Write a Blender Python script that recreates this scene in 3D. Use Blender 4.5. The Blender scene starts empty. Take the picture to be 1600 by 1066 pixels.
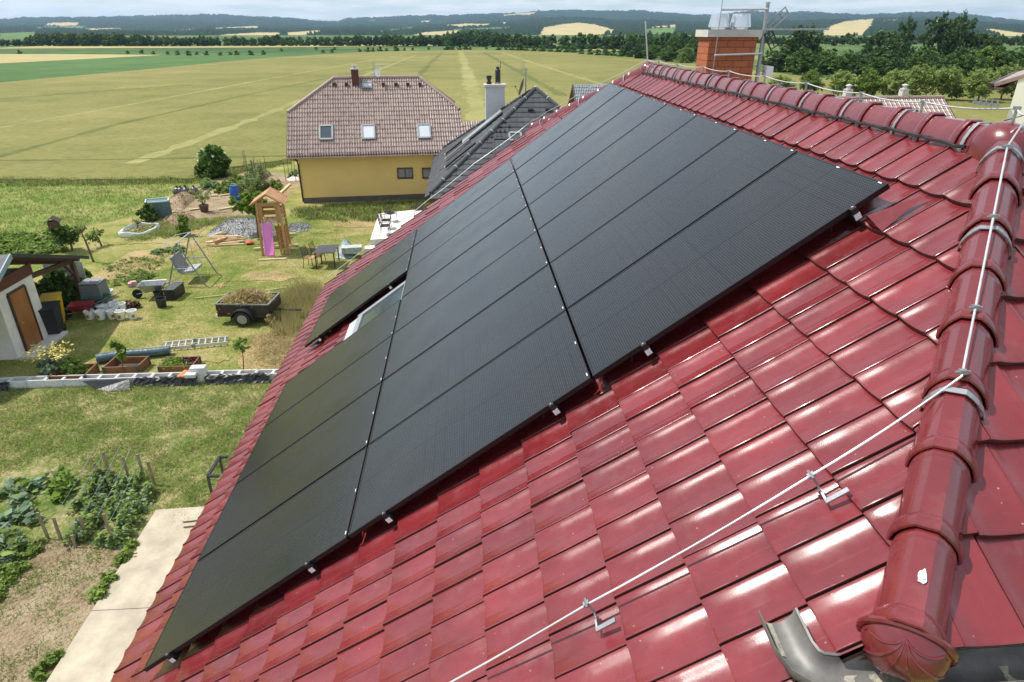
import bpy, math, random
import numpy as np
from mathutils import Vector, Matrix
PI = math.pi
rnd = random.Random(7)
rng = np.random.default_rng(11)
SC = bpy.context.scene

# ---------------------------------------------------------------- camera
FPX = 1031.62                                   # focal length in photo pixels (photo 1600 x 1066)
CAM = np.array([2.6035, -3.7127, 9.4644])
MR = np.array([[0.9977027, -0.0288819, 0.0612786],
               [-0.0677438, -0.4252711, 0.9025271],
               [0.0, -0.9046050, -0.4262508]])   # columns: right, down, forward
cd = bpy.data.cameras.new('camera'); cam = bpy.data.objects.new('camera', cd)
SC.collection.objects.link(cam); SC.camera = cam
cam.matrix_world = Matrix(((MR[0,0], -MR[0,1], -MR[0,2], CAM[0]), (MR[1,0], -MR[1,1], -MR[1,2], CAM[1]),
                           (MR[2,0], -MR[2,1], -MR[2,2], CAM[2]), (0, 0, 0, 1)))
cd.sensor_width = 36; cd.lens = 36*FPX/1600; cd.clip_start = 0.05; cd.clip_end = 30000

# ---------------------------------------------------------------- light
SUN = Vector((-0.51, 0.15, 0.845)).normalized()   # direction towards the sun
w = bpy.data.worlds.new('World'); SC.world = w; w.use_nodes = True
nt = w.node_tree; N = nt.nodes; L = nt.links; N.clear()
out = N.new('ShaderNodeOutputWorld'); bg = N.new('ShaderNodeBackground'); bg.inputs['Strength'].default_value = 0.15
sky = N.new('ShaderNodeTexSky'); sky.sky_type = 'NISHITA'; sky.sun_disc = False
sky.sun_elevation = math.asin(SUN.z); sky.sun_rotation = math.atan2(SUN.x, SUN.y)
sky.air_density = 1.0; sky.dust_density = 1.0; sky.ozone_density = 2.0; sky.altitude = 250
tc = N.new('ShaderNodeTexCoord'); mp = N.new('ShaderNodeMapping'); mp.inputs['Scale'].default_value = (7, 7, 60)
nz = N.new('ShaderNodeTexNoise'); nz.inputs['Scale'].default_value = 1.6; nz.inputs['Detail'].default_value = 8; nz.inputs['Roughness'].default_value = .58
rp = N.new('ShaderNodeValToRGB'); rp.color_ramp.elements[0].position = .40; rp.color_ramp.elements[1].position = .60
rp.color_ramp.elements[1].color = (.85, .85, .85, 1)
mx = N.new('ShaderNodeMix'); mx.data_type = 'RGBA'; mx.inputs[7].default_value = (5.2, 5.4, 5.5, 1)
L.new(tc.outputs['Generated'], mp.inputs[0]); L.new(mp.outputs[0], nz.inputs['Vector']); L.new(nz.outputs['Fac'], rp.inputs[0])
sb = N.new('ShaderNodeMix'); sb.data_type = 'RGBA'; sb.inputs[0].default_value = .55; sb.inputs[7].default_value = (2.9, 3.75, 4.4, 1); L.new(sky.outputs[0], sb.inputs[6])
L.new(rp.outputs[0], mx.inputs[0]); L.new(sb.outputs[2], mx.inputs[6]); L.new(mx.outputs[2], bg.inputs[0]); L.new(bg.outputs[0], out.inputs[0])
sd = bpy.data.lights.new('sun', 'SUN'); sun = bpy.data.objects.new('sun', sd); SC.collection.objects.link(sun)
sd.energy = 4.0; sd.angle = math.radians(.55); sd.color = (1, .955, .88)
sun.rotation_euler = SUN.to_track_quat('Z', 'Y').to_euler()
SC.view_settings.view_transform = 'Standard'; SC.view_settings.look = 'None'; SC.view_settings.exposure = 0.42; SC.view_settings.gamma = 1
SC.cycles.max_bounces = 6; SC.cycles.volume_bounces = 0; SC.cycles.transparent_max_bounces = 6
SC.cycles.use_denoising = True

# ---------------------------------------------------------------- geometry helpers
def ray(px, py):
    d = np.array([(px-800)/FPX, (py-533)/FPX, 1.0]); d = MR @ d; return d/np.linalg.norm(d)
def gp(px, py, z=0.0):                           # the point of the level z under a photo pixel
    d = ray(px, py); k = (z-CAM[2])/d[2]; return Vector(CAM+k*d)
def hgt(base, top):                              # height of something standing at pixel base and ending at pixel top
    P = gp(*base); d = ray(*top); k = math.hypot(P.x-CAM[0], P.y-CAM[1])/math.hypot(d[0], d[1]); return (CAM+k*d)[2]
SA, CA = math.sin(math.radians(35.883)), math.cos(math.radians(35.883))
def RP(u, s, o=0.0):                             # main roof frame: along the eave, up the slope, off the panel plane
    return Vector((s*CA-o*SA, u, 5+s*SA+o*CA))

class MB:
    def __init__(s): s.v = []; s.f = []; s.m = []
    def add(s, vs, fs, mi=0):
        b = len(s.v); s.v += [tuple(p) for p in vs]; s.f += [tuple(i+b for i in f) for f in fs]; s.m += [mi]*len(fs); return s
    def box(s, c, d, rz=0, mi=0, R=None):
        x, y, z = [q/2 for q in d]; cs, sn = math.cos(rz), math.sin(rz); vs = []
        for i in (-1, 1):
            for j in (-1, 1):
                for k in (-1, 1):
                    p = Vector((i*x, j*y, k*z))
                    p = R @ p if R is not None else Vector((p.x*cs-p.y*sn, p.x*sn+p.y*cs, p.z))
                    vs.append(p+Vector(c))
        return s.add(vs, [(0,1,3,2),(4,6,7,5),(0,4,5,1),(2,3,7,6),(0,2,6,4),(1,5,7,3)], mi)
    def beam(s, p, q, wd, th, mi=0, up=(0, 0, 1)):       # rectangular bar from p to q
        p, q = Vector(p), Vector(q); x = (q-p); l = x.length; x.normalize(); z = Vector(up); y = z.cross(x)
        if y.length < 1e-4: y = Vector((0, 1, 0)).cross(x)
        y.normalize(); z = x.cross(y); R = Matrix((x, y, z)).transposed()
        return s.box((p+q)/2, (l, wd, th), 0, mi, R)
    def tube(s, path, r, n=8, mi=0, caps=True):
        P = [Vector(p) for p in path]; rr = r if isinstance(r, (list, tuple)) else [r]*len(P); b = []; up = Vector((0, 0, 1)); vs = []
        for i, p in enumerate(P):
            t = (P[min(i+1, len(P)-1)]-P[max(i-1, 0)]).normalized()
            a = t.cross(up)
            if a.length < .05: a = t.cross(Vector((0, 1, 0)))
            a.normalize(); c = a.cross(t)
            for k in range(n):
                an = 2*PI*k/n; vs.append(p+(a*math.cos(an)+c*math.sin(an))*rr[i])
        fs = [(i*n+k, i*n+(k+1) % n, (i+1)*n+(k+1) % n, (i+1)*n+k) for i in range(len(P)-1) for k in range(n)]
        if caps: fs += [tuple(range(n))[::-1], tuple((len(P)-1)*n+k for k in range(n))]
        return s.add(vs, fs, mi)
    def lathe(s, c, prof, n=16, mi=0):                   # profile (radius, z) turned about the vertical through c
        vs = []
        for r, z in prof:
            for k in range(n): vs.append((c[0]+r*math.cos(2*PI*k/n), c[1]+r*math.sin(2*PI*k/n), c[2]+z))
        fs = [(i*n+k, i*n+(k+1) % n, (i+1)*n+(k+1) % n, (i+1)*n+k) for i in range(len(prof)-1) for k in range(n)]
        return s.add(vs, fs, mi)
    def prism(s, pts, z0, z1, mi=0):
        n = len(pts); vs = [(p[0], p[1], z0) for p in pts]+[(p[0], p[1], z1) for p in pts]
        return s.add(vs, [tuple(range(n))[::-1], tuple(range(n, 2*n))]+[(i, (i+1) % n, (i+1) % n+n, i+n) for i in range(n)], mi)
    def slab(s, quad, th, mi=0):                         # quad with thickness below it
        q = [Vector(p) for p in quad]; nn = (q[1]-q[0]).cross(q[2]-q[0]).normalized()
        if nn.z < 0: nn = -nn
        n = len(q)
        return s.add(q+[p-nn*th for p in q], [tuple(range(n)), tuple(range(n, 2*n))[::-1]]+[(i, (i+1) % n, (i+1) % n+n, i+n) for i in range(n)], mi)
    def mesh(s, name, mats, smooth=None):
        me = bpy.data.meshes.new(name); me.from_pydata(s.v, [], s.f); me.update()
        for m in (mats if isinstance(mats, (list, tuple)) else [mats]): me.materials.append(m)
        if any(s.m): me.polygons.foreach_set('material_index', s.m)
        import bmesh
        bm = bmesh.new(); bm.from_mesh(me); bmesh.ops.recalc_face_normals(bm, faces=bm.faces); bm.to_mesh(me); bm.free()
        if smooth:
            me.shade_smooth(); me.set_sharp_from_angle(angle=math.radians(smooth))
        return me
    def build(s, name, mats, parent=None, smooth=None): return put(name, s.mesh(name, mats, smooth), parent)

def put(name, me, parent=None, mw=None):
    o = bpy.data.objects.new(name, me); SC.collection.objects.link(o)
    if parent is not None:
        o.parent = parent; o.matrix_parent_inverse = world_basis(parent).inverted()
    if mw is not None: o.matrix_basis = mw
    return o
def world_basis(o):
    m = o.matrix_basis.copy()
    if o.parent is not None: m = world_basis(o.parent) @ o.matrix_parent_inverse @ m
    return m
def tag(o, label=None, cat=None, group=None, kind=None):
    for k, v in (('label', label), ('category', cat), ('group', group), ('kind', kind)):
        if v: o[k] = v
    return o
def thing(name, label, cat, loc=(0, 0, 0), group=None):
    o = bpy.data.objects.new(name, None); SC.collection.objects.link(o); o.location = loc; o.empty_display_size = .2
    return tag(o, label, cat, group)
def bulk(name, verts, faces, mats, mi=None, parent=None, smooth=False):   # numpy arrays, quads or triangles
    me = bpy.data.meshes.new(name); k = faces.shape[1]
    me.vertices.add(len(verts)); me.vertices.foreach_set('co', verts.astype(np.float32).ravel())
    me.loops.add(faces.size); me.loops.foreach_set('vertex_index', faces.astype(np.int32).ravel())
    me.polygons.add(len(faces)); me.polygons.foreach_set('loop_start', np.arange(0, faces.size, k, dtype=np.int32))
    try: me.polygons.foreach_set('loop_total', np.full(len(faces), k, dtype=np.int32))
    except Exception: pass
    for m in (mats if isinstance(mats, (list, tuple)) else [mats]): me.materials.append(m)
    if mi is not None: me.polygons.foreach_set('material_index', mi.astype(np.int32))
    me.update(calc_edges=True); me.validate()
    if smooth: me.shade_smooth()
    return put(name, me, parent) if name else me

# ---------------------------------------------------------------- materials
def mat(name, col, rough=.6, var=.15, scale=8.0, bump=0.0, bscale=60.0, metal=0.0, spec=.5, coat=0.0, island=0.0, col2=None, detail=4, crough=.03, obvar=0.0, coord='Object', stretch=None):
    m = bpy.data.materials.new(name); m.use_nodes = True; n = m.node_tree.nodes; l = m.node_tree.links; b = n['Principled BSDF']
    b.inputs['Roughness'].default_value = rough; b.inputs['Metallic'].default_value = metal; b.inputs['Specular IOR Level'].default_value = spec
    b.inputs['Coat Weight'].default_value = coat; b.inputs['Coat Roughness'].default_value = crough
    t = n.new('ShaderNodeTexCoord'); v = t.outputs[coord]
    if stretch:
        q = n.new('ShaderNodeMapping'); q.inputs['Scale'].default_value = stretch; l.new(v, q.inputs[0]); v = q.outputs[0]
    x = n.new('ShaderNodeTexNoise'); x.inputs['Scale'].default_value = scale; x.inputs['Detail'].default_value = detail; x.inputs['Roughness'].default_value = .65; l.new(v, x.inputs['Vector'])
    r = n.new('ShaderNodeValToRGB'); c1 = col2 if col2 else [max(0, c*(1-var)) for c in col]; c2 = col if col2 else [min(1, c*(1+var)) for c in col]
    r.color_ramp.elements[0].position = .32; r.color_ramp.elements[1].position = .68
    r.color_ramp.elements[0].color = (*c1, 1); r.color_ramp.elements[1].color = (*c2, 1); l.new(x.outputs['Fac'], r.inputs[0]); co = r.outputs[0]
    for amt, node, sock in ((island, 'ShaderNodeNewGeometry', 'Random Per Island'), (obvar, 'ShaderNodeObjectInfo', 'Random')):
        if amt:
            g = n.new(node); mm = n.new('ShaderNodeMapRange'); mm.inputs[3].default_value = 1-amt; mm.inputs[4].default_value = 1+amt; l.new(g.outputs[sock], mm.inputs[0])
            k = n.new('ShaderNodeVectorMath'); k.operation = 'SCALE'; l.new(co, k.inputs[0]); l.new(mm.outputs[0], k.inputs['Scale']); co = k.outputs[0]
    l.new(co, b.inputs['Base Color'])
    if bump:
        y = n.new('ShaderNodeTexNoise'); y.inputs['Scale'].default_value = bscale; y.inputs['Detail'].default_value = 3; l.new(v, y.inputs['Vector'])
        bp = n.new('ShaderNodeBump'); bp.inputs['Strength'].default_value = bump; bp.inputs['Distance'].default_value = .02; l.new(y.outputs['Fac'], bp.inputs['Height']); l.new(bp.outputs[0], b.inputs['Normal'])
    return m
def leafmat(name, col, var=.35, trans=.25, obvar=.12):
    m = mat(name, col, .55, .2, 1.3, island=var, spec=.25, obvar=obvar)
    n = m.node_tree.nodes; l = m.node_tree.links; b = n['Principled BSDF']; o = n['Material Output']
    t = n.new('ShaderNodeBsdfTranslucent'); x = n.new('ShaderNodeMixShader'); x.inputs[0].default_value = trans
    src = b.inputs['Base Color'].links[0].from_socket; l.new(src, t.inputs[0])
    l.new(b.outputs[0], x.inputs[1]); l.new(t.outputs[0], x.inputs[2]); l.new(x.outputs[0], o.inputs['Surface']); return m

def groundmat(name, cols, scales=(.25, 1.7, 9.0), bump=.6, bscale=14.0, rough=.9, speck=None):
    """three scales of noise walking through a list of real ground colours"""
    m = bpy.data.materials.new(name); m.use_nodes = True; n = m.node_tree.nodes; l = m.node_tree.links; b = n['Principled BSDF']
    b.inputs['Roughness'].default_value = rough; b.inputs['Specular IOR Level'].default_value = .15
    t = n.new('ShaderNodeTexCoord'); acc = None
    for i, (s, wt) in enumerate(zip(scales, (.5, .3, .3))):
        x = n.new('ShaderNodeTexNoise'); x.inputs['Scale'].default_value = s; x.inputs['Detail'].default_value = 5; x.inputs['Roughness'].default_value = .68; l.new(t.outputs['Object'], x.inputs['Vector'])
        a = n.new('ShaderNodeMath'); a.operation = 'MULTIPLY_ADD'; a.inputs[1].default_value = wt; l.new(x.outputs['Fac'], a.inputs[0])
        if acc is None: a.inputs[2].default_value = -.05
        else: l.new(acc, a.inputs[2])
        acc = a.outputs[0]
    r = n.new('ShaderNodeValToRGB'); e = r.color_ramp.elements; k = len(cols)
    while len(e) < k: e.new(.5)
    for i, c in enumerate(cols): e[i].position = .405+.20*i/(k-1); e[i].color = (*c, 1)
    l.new(acc, r.inputs[0]); l.new(r.outputs[0], b.inputs['Base Color'])
    y = n.new('ShaderNodeTexNoise'); y.inputs['Scale'].default_value = bscale; y.inputs['Detail'].default_value = 6; l.new(t.outputs['Object'], y.inputs['Vector'])
    bp = n.new('ShaderNodeBump'); bp.inputs['Strength'].default_value = bump; bp.inputs['Distance'].default_value = .08; l.new(y.outputs['Fac'], bp.inputs['Height']); l.new(bp.outputs[0], b.inputs['Normal'])
    return m

M = {}
M['tile'] = mat('red_glazed_clay', (.170, .0180, .0212), .28, .20, 2.2, bump=.06, bscale=240, coat=.32, crough=.14, island=.12, spec=.55)
M['cap'] = mat('red_glazed_cap', (.150, .016, .019), .22, .12, 6.0, bump=.04, bscale=180, coat=.5, crough=.10, obvar=.08, spec=.55)
def speckle(m, rmin, rmax):
    n = m.node_tree.nodes; l = m.node_tree.links; b = n['Principled BSDF']; t = n.new('ShaderNodeTexCoord')
    z = n.new('ShaderNodeTexNoise'); z.inputs['Scale'].default_value = 7; z.inputs['Detail'].default_value = 7; z.inputs['Roughness'].default_value = .7; l.new(t.outputs['Object'], z.inputs['Vector'])
    r = n.new('ShaderNodeMapRange'); r.inputs[1].default_value = .35; r.inputs[2].default_value = .68; r.inputs[3].default_value = rmin; r.inputs[4].default_value = rmax; l.new(z.outputs['Fac'], r.inputs[0]); l.new(r.outputs[0], b.inputs['Roughness'])
    v = n.new('ShaderNodeTexVoronoi'); v.inputs['Scale'].default_value = 11; l.new(t.outputs['Object'], v.inputs['Vector'])
    a = n.new('ShaderNodeMapRange'); a.inputs[1].default_value = .035; a.inputs[2].default_value = .05; a.inputs[3].default_value = .55; a.inputs[4].default_value = 0; l.new(v.outputs['Distance'], a.inputs[0])
    d = n.new('ShaderNodeMapRange'); d.inputs[1].default_value = .55; d.inputs[2].default_value = .8; d.inputs[3].default_value = 0; d.inputs[4].default_value = .07; l.new(z.outputs['Fac'], d.inputs[0])
    mx1 = n.new('ShaderNodeMath'); mx1.operation = 'MAXIMUM'; l.new(a.outputs[0], mx1.inputs[0]); l.new(d.outputs[0], mx1.inputs[1])
    x = n.new('ShaderNodeMix'); x.data_type = 'RGBA'; x.inputs[7].default_value = (.42, .33, .30, 1); l.new(b.inputs['Base Color'].links[0].from_socket, x.inputs[6]); l.new(mx1.outputs[0], x.inputs[0]); l.new(x.outputs[2], b.inputs['Base Color'])
speckle(M['tile'], .20, .40); speckle(M['cap'], .16, .34)
M['tile_edge'] = mat('shaded_tile_edge', (.065, .022, .016), .7, .3, 12)  # unglazed clay brown; its darkness also paints shade into laps and joints
M['zinc'] = mat('zinc_sheet', (.36, .37, .38), .42, .18, 14, metal=.75)
M['steel'] = mat('bright_steel', (.62, .63, .64), .3, .1, 10, metal=.9)
M['wire'] = mat('aluminium_wire', (.60, .61, .62), .42, .08, 20, metal=.55)
M['gutter'] = mat('grey_brown_gutter', (.165, .155, .145), .5, .3, 9, metal=.15)
M['dirt'] = mat('dried_silt', (.36, .33, .26), .9, .35, 22, bump=.4)
M['wood_brown'] = mat('brown_board', (.09, .048, .028), .65, .25, 6, stretch=(1, 1, 6))
M['plaster'] = mat('white_render', (.72, .70, .66), .85, .05, 2, bump=.15, bscale=200)
M['concrete'] = mat('concrete', (.52, .50, .46), .85, .12, 3.0, bump=.12, bscale=90)
M['black_metal'] = mat('black_metal', (.018, .018, .02), .4, .2, 10)
M['black_plastic'] = mat('black_plastic', (.02, .021, .022), .45, .25, 6)
M['white_plastic'] = mat('white_plastic', (.78, .78, .76), .4, .06, 5)
M['glass'] = mat('window_glass', (.05, .06, .07), .06, .1, 2, spec=.8)

# ---------------------------------------------------------------- tiles
PROF = [(0, -.012), (.002, .0125), (.03, .0125), (.065, .0115), (.105, .0092), (.15, .0062), (.20, .0034), (.25, .0015), (.32, .0003), (.42, 0), (.50, .0008), (.575, .0024), (.595, .0018), (.615, .0034), (.72, .0070), (.82, .0115), (.89, .0160), (.93, .0190), (.955, .0200), (.970, .0182), (.974, -.02), (1.0, -.022)]
ROMAN = [(0, .0), (.03, .03), (.14, .05), (.25, .03), (.30, .006), (.46, .0), (.53, .03), (.64, .05), (.75, .03), (.80, .006), (.96, .0), (1, -.01)]
FLAT = [(0, .01), (.5, .012), (.97, .01), (.975, -.01), (1, -.01)]
def tile_patch(name, P, a0, ncol, wa, s_low, gauge, lo, hi, mats, parent, prof=PROF, lift=.030, thick=.026, jit=.0022, smooth=True, smax=1e9):
    """one mesh of overlapping tiles; P(a, s, h) -> points; a runs across, s up the slope; lo/hi(s) cut it at hips and verges"""
    c = np.array([p[0] for p in prof]); h = np.array([p[1] for p in prof]); n = len(c)
    V = []; F = []; MI = []; base = 0
    for sl in s_low:
        for k in range(ncol):
            a = a0+(k+c)*wa; su = min(sl+gauge+.03, smax)
            if su < sl+.05: continue
            lo1, hi1, lo2, hi2 = lo(sl), hi(sl), lo(su), hi(su)
            if a[-1] < min(lo1, lo2)+.004 or a[0] > max(hi1, hi2)-.004: continue
            j = rng.normal(0, jit, 3)
            rows = []
            for (s, al, ah, hh) in ((sl, lo1, hi1, h+lift-thick), (sl, lo1, hi1, h+lift-.0035), (sl+.009, lo1, hi1, h+lift), (sl+gauge*.5, lo((sl+su)/2), hi((sl+su)/2), h+lift*.5), (su, lo2, hi2, h-.001)):
                aa = np.clip(a, al, ah)
                rows.append(P(aa+j[2]*.6, np.full(n, s)+j[1], hh+j[0]+(c-.5)*j[2]*1.2))
            V.append(np.concatenate([rows[0], rows[1], rows[1], rows[2], rows[3], rows[4]]))
            i = np.arange(n-1)
            for r in (0, 2, 3, 4):
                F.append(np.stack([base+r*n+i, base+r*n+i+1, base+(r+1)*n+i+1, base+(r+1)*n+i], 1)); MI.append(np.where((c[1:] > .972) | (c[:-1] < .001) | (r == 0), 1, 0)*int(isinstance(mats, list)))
            base += 6*n
    o = bulk(name, np.concatenate(V), np.concatenate(F), mats, np.concatenate(MI), parent, True)
    o.data.set_sharp_from_angle(angle=math.radians(38))
    return o

# ---------------------------------------------------------------- the red house
house = thing('red_tiled_house', 'house with glossy dark red tiled roof in the foreground, covered in black solar panels', 'house', (5.41, 4.0, 0))
SR = 6.85; XR = SR*CA+.160*SA; YN, YF = -.064, 7.90; YV, YW = -2.265, 10.10; SH = 4.81
OB = -.160
def ymin(s): return YV if s <= SH else YV+(YN-YV)*min(1, (s-SH)/(SR-SH))
def ymax(s): return YW if s <= SH else YW+(YF-YW)*min(1, (s-SH)/(SR-SH))
def Pmain(a, s, h): o = OB+h; return np.stack([s*CA-o*SA, -a, 5+s*SA+o*CA], 1)
def Pback(a, s, h): o = OB+h; return np.stack([2*XR-(s*CA-o*SA), a, 5+s*SA+o*CA], 1)
GA = .357; WA = .223
slow = [6.37-GA*k for k in range(0, 21)]
kf = int(math.ceil((YW+.02)/WA))
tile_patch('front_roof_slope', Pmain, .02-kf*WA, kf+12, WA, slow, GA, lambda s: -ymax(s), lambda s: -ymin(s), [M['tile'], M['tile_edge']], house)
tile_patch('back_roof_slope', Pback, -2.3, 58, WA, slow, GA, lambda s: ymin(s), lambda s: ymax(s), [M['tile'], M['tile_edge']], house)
ZB = RP(0, SH, OB).z; XB = RP(0, SH, OB).x; ZR = RP(0, SR, OB).z
hl = math.hypot(ZR-ZB, YN-YV); hs, hc = (ZR-ZB)/hl, (YN-YV)/hl
def Pnear(a, s, h): return np.stack([a, YV+s*hc-h*hs, ZB+s*hs+h*hc], 1)
hl2 = math.hypot(ZR-ZB, YW-YF); fs_, fc_ = (ZR-ZB)/hl2, (YW-YF)/hl2
def Pfar(a, s, h): return np.stack([2*XR-a, YW-s*fc_+h*fs_, ZB+s*fs_+h*fc_], 1)
hw = XR-XB
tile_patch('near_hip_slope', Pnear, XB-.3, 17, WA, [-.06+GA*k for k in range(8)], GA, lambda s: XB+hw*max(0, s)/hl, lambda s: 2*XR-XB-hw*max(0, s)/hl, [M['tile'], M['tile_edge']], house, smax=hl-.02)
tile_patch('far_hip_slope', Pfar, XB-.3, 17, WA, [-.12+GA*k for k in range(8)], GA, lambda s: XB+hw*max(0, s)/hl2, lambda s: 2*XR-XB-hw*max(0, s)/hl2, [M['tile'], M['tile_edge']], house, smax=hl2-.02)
# walls and the roof's own body
mb = MB()
def gable(y0, y1):
    e = RP(0, -.2, OB-.1); t = RP(0, SH-.1, OB-.1)
    pts = [(.35, 0), (2*XR-.35, 0), (2*XR-.35, e.z+.35), (2*XR-t.x, t.z), (t.x, t.z), (.35, e.z+.35)]
    mb.add([(x, y0, z) for x, z in pts]+[(x, y1, z) for x, z in pts], [(0,1,2,3,4,5), (11,10,9,8,7,6)]+[(i, (i+1) % 6, (i+1) % 6+6, i+6) for i in range(6)])
gable(-1.95, 9.95); mb.build('wall', M['plaster'], house)
mb = MB()
for sgn in (0, 1):
    f = (lambda p: Vector((2*XR-p.x, p.y, p.z))) if sgn else (lambda p: p)
    q = [RP(YV+.03, -.70, OB-.03), RP(YW-.03, -.70, OB-.03), RP(YW-.03, SH, OB-.03), RP(YF, SR, OB-.03), RP(YN, SR, OB-.03), RP(YV+.03, SH, OB-.03)]
    mb.slab([f(p) for p in q], .06)
mb.slab([(XB, YV, ZB-.035), (2*XR-XB, YV, ZB-.035), (XR, YN, ZR-.035)], .05)
mb.slab([(XB, YW, ZB-.035), (2*XR-XB, YW, ZB-.035), (XR, YF, ZR-.035)], .05)
mb.build('roof_deck', M['wood_brown'], house)
for y in (YV+.012, YW-.012):
    for sgn in (0, 1):
        f = (lambda p: Vector((2*XR-p.x, p.y, p.z))) if sgn else (lambda p: p)
        mb = MB(); mb.beam(f(RP(y, -.70, OB-.10)), f(RP(y, SH-.05, OB-.10)), .022, .17); mb.build('barge_board', M['wood_brown'], house)
mb = MB(); mb.beam((XB+.03, YV+.05, ZB-.16), (2*XR-XB-.03, YV+.05, ZB-.16), .03, .2); mb.build('fascia_board', M['wood_brown'], house)
mb = MB()                                                    # eave gutter of the front slope, dark, just showing past the tiles
e = RP(0, -.76, OB)
mb.tube([(e.x-.03, YV, e.z-.10), (e.x-.03, YW, e.z-.10)], .062, 10); mb.build('eave_gutter', M['gutter'], house, 40)

# ridge and hip caps
CP = [(-.110, -.075), (-.105, -.030), (-.096, .006), (-.078, .042), (-.055, .072), (-.034, .092), (.034, .092), (.055, .072), (.078, .042), (.096, .006), (.105, -.030), (.110, -.075)]
def cap_mesh(l, name='ridge_tile'):
    v = MB(); n = len(CP); rings = [(0, .88), (.03, .90), (.046, .935), (.058, .94), (.066, .905), (.075, .905), (l-.064, .985), (l-.058, 1.02), (l-.048, 1.07), (l-.032, 1.11), (l-.015, 1.10), (l-.004, 1.06), (l, 1.0), (l-.004, .95), (l-.06, .90)]
    vs = [(x, y*(sc if sc < 1 else 1+(sc-1)*.9), (z+.02)*sc-.02) for x, sc in rings for y, z in CP]
    fs = [(i*n+k, i*n+k+1, (i+1)*n+k+1, (i+1)*n+k) for i in range(len(rings)-1) for k in range(n-1)]
    v.add(vs, fs); return v.mesh(name, M['cap'], 26)
def frame(p, x, up):
    x = Vector(x).normalized(); y = Vector(up).cross(x).normalized(); z = x.cross(y)
    m = Matrix((x, y, z)).transposed().to_4x4(); m.translation = Vector(p); return m
def strap(mw, x, parent, wdt=.026):
    v = MB(); n = len(CP); sc = [(x-wdt/2, 1.03), (x+wdt/2, 1.03), (x+wdt/2, .99), (x-wdt/2, .99)]
    vs = [mw @ Vector((xx, y*s, (z+.02)*s-.02)) for xx, s in sc for y, z in CP]
    v.add(vs, [(i*n+k, i*n+k+1, ((i+1) % 4)*n+k+1, ((i+1) % 4)*n+k) for i in range(4) for k in range(n-1)])
    v.build('ridge_strap', M['zinc'], parent)
def cap_row(p0, p1, up, num, straps):
    p0, p1 = Vector(p0), Vector(p1); d = (p1-p0)/num; me = cap_mesh(d.length+.035)
    dr = d.normalized(); lift = Vector(up).normalized()
    for k in range(num):
        tilt = Matrix.Rotation(rnd.gauss(0, .006), 4, 'Y') @ Matrix.Rotation(rnd.gauss(0, .006), 4, 'Z')
        mw = frame(p0+d*k+lift*.006*(1), dr, up) @ tilt
        put('ridge_tile', me, house, mw)
        if k in straps: strap(mw, .095, house)
RU = Vector((0, 0, 1))
R0 = Vector((XR, YN-.05, ZR-.012)); R1 = Vector((XR, YF, ZR-.012))
cap_row(R1, R0, RU, 23, (1, 3, 5, 7, 9, 12, 14, 16, 18, 20, 22))   # each collar faces the near end
upn = (Vector((-SA, 0, CA))+Vector((0, -hs, hc))).normalized(); upf = (Vector((-SA, 0, CA))+Vector((0, fs_, fc_))).normalized()
H0 = RP(-.195, 6.73, OB)+upn*.035; H1 = Vector((XB, YV-.0, ZB))+upn*.035
hd = (H1-H0).normalized()
cap_row(H0, H1, upn, 8, (0, 2, 5))
F0 = Vector((XR, YF, ZR))-upf*.015; F1 = Vector((XB, YW, ZB))-upf*.015
cap_row(F0, F1, upf, 8, (1, 4, 7))
mx_ = lambda p: Vector((2*XR-p.x, p.y, p.z))
cap_row(mx_(H0), mx_(H1), Vector((-upn.x, upn.y, upn.z)), 8, (1, 4))
cap_row(mx_(F0), mx_(F1), Vector((-upf.x, upf.y, upf.z)), 8, (1, 4))
# three-way caps where the hips meet the ridge
for y, sg in ((YN, -1), (YF, 1)):
    v = MB(); n1, n2 = 20, 9; vs = []
    for i in range(n2+1):
        t = i/n2*PI/2; 
        for k in range(n1):
            an = 2*PI*k/n1; lob = 1+.10*max(0, math.cos(3*(an-sg*PI/2)))
            r = math.sin(t)*.140*lob; vs.append((XR+r*math.cos(an), y-sg*.02+r*math.sin(an)*1.15, ZR-.05+.165*math.cos(t)**.8 if t < PI/2-.01 else ZR-.09))
    v.add(vs, [(i*n1+k, i*n1+(k+1) % n1, (i+1)*n1+(k+1) % n1, (i+1)*n1+k) for i in range(n2) for k in range(n1)])
    v.build('hip_junction_cap', M['cap'], house, 60)
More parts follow.
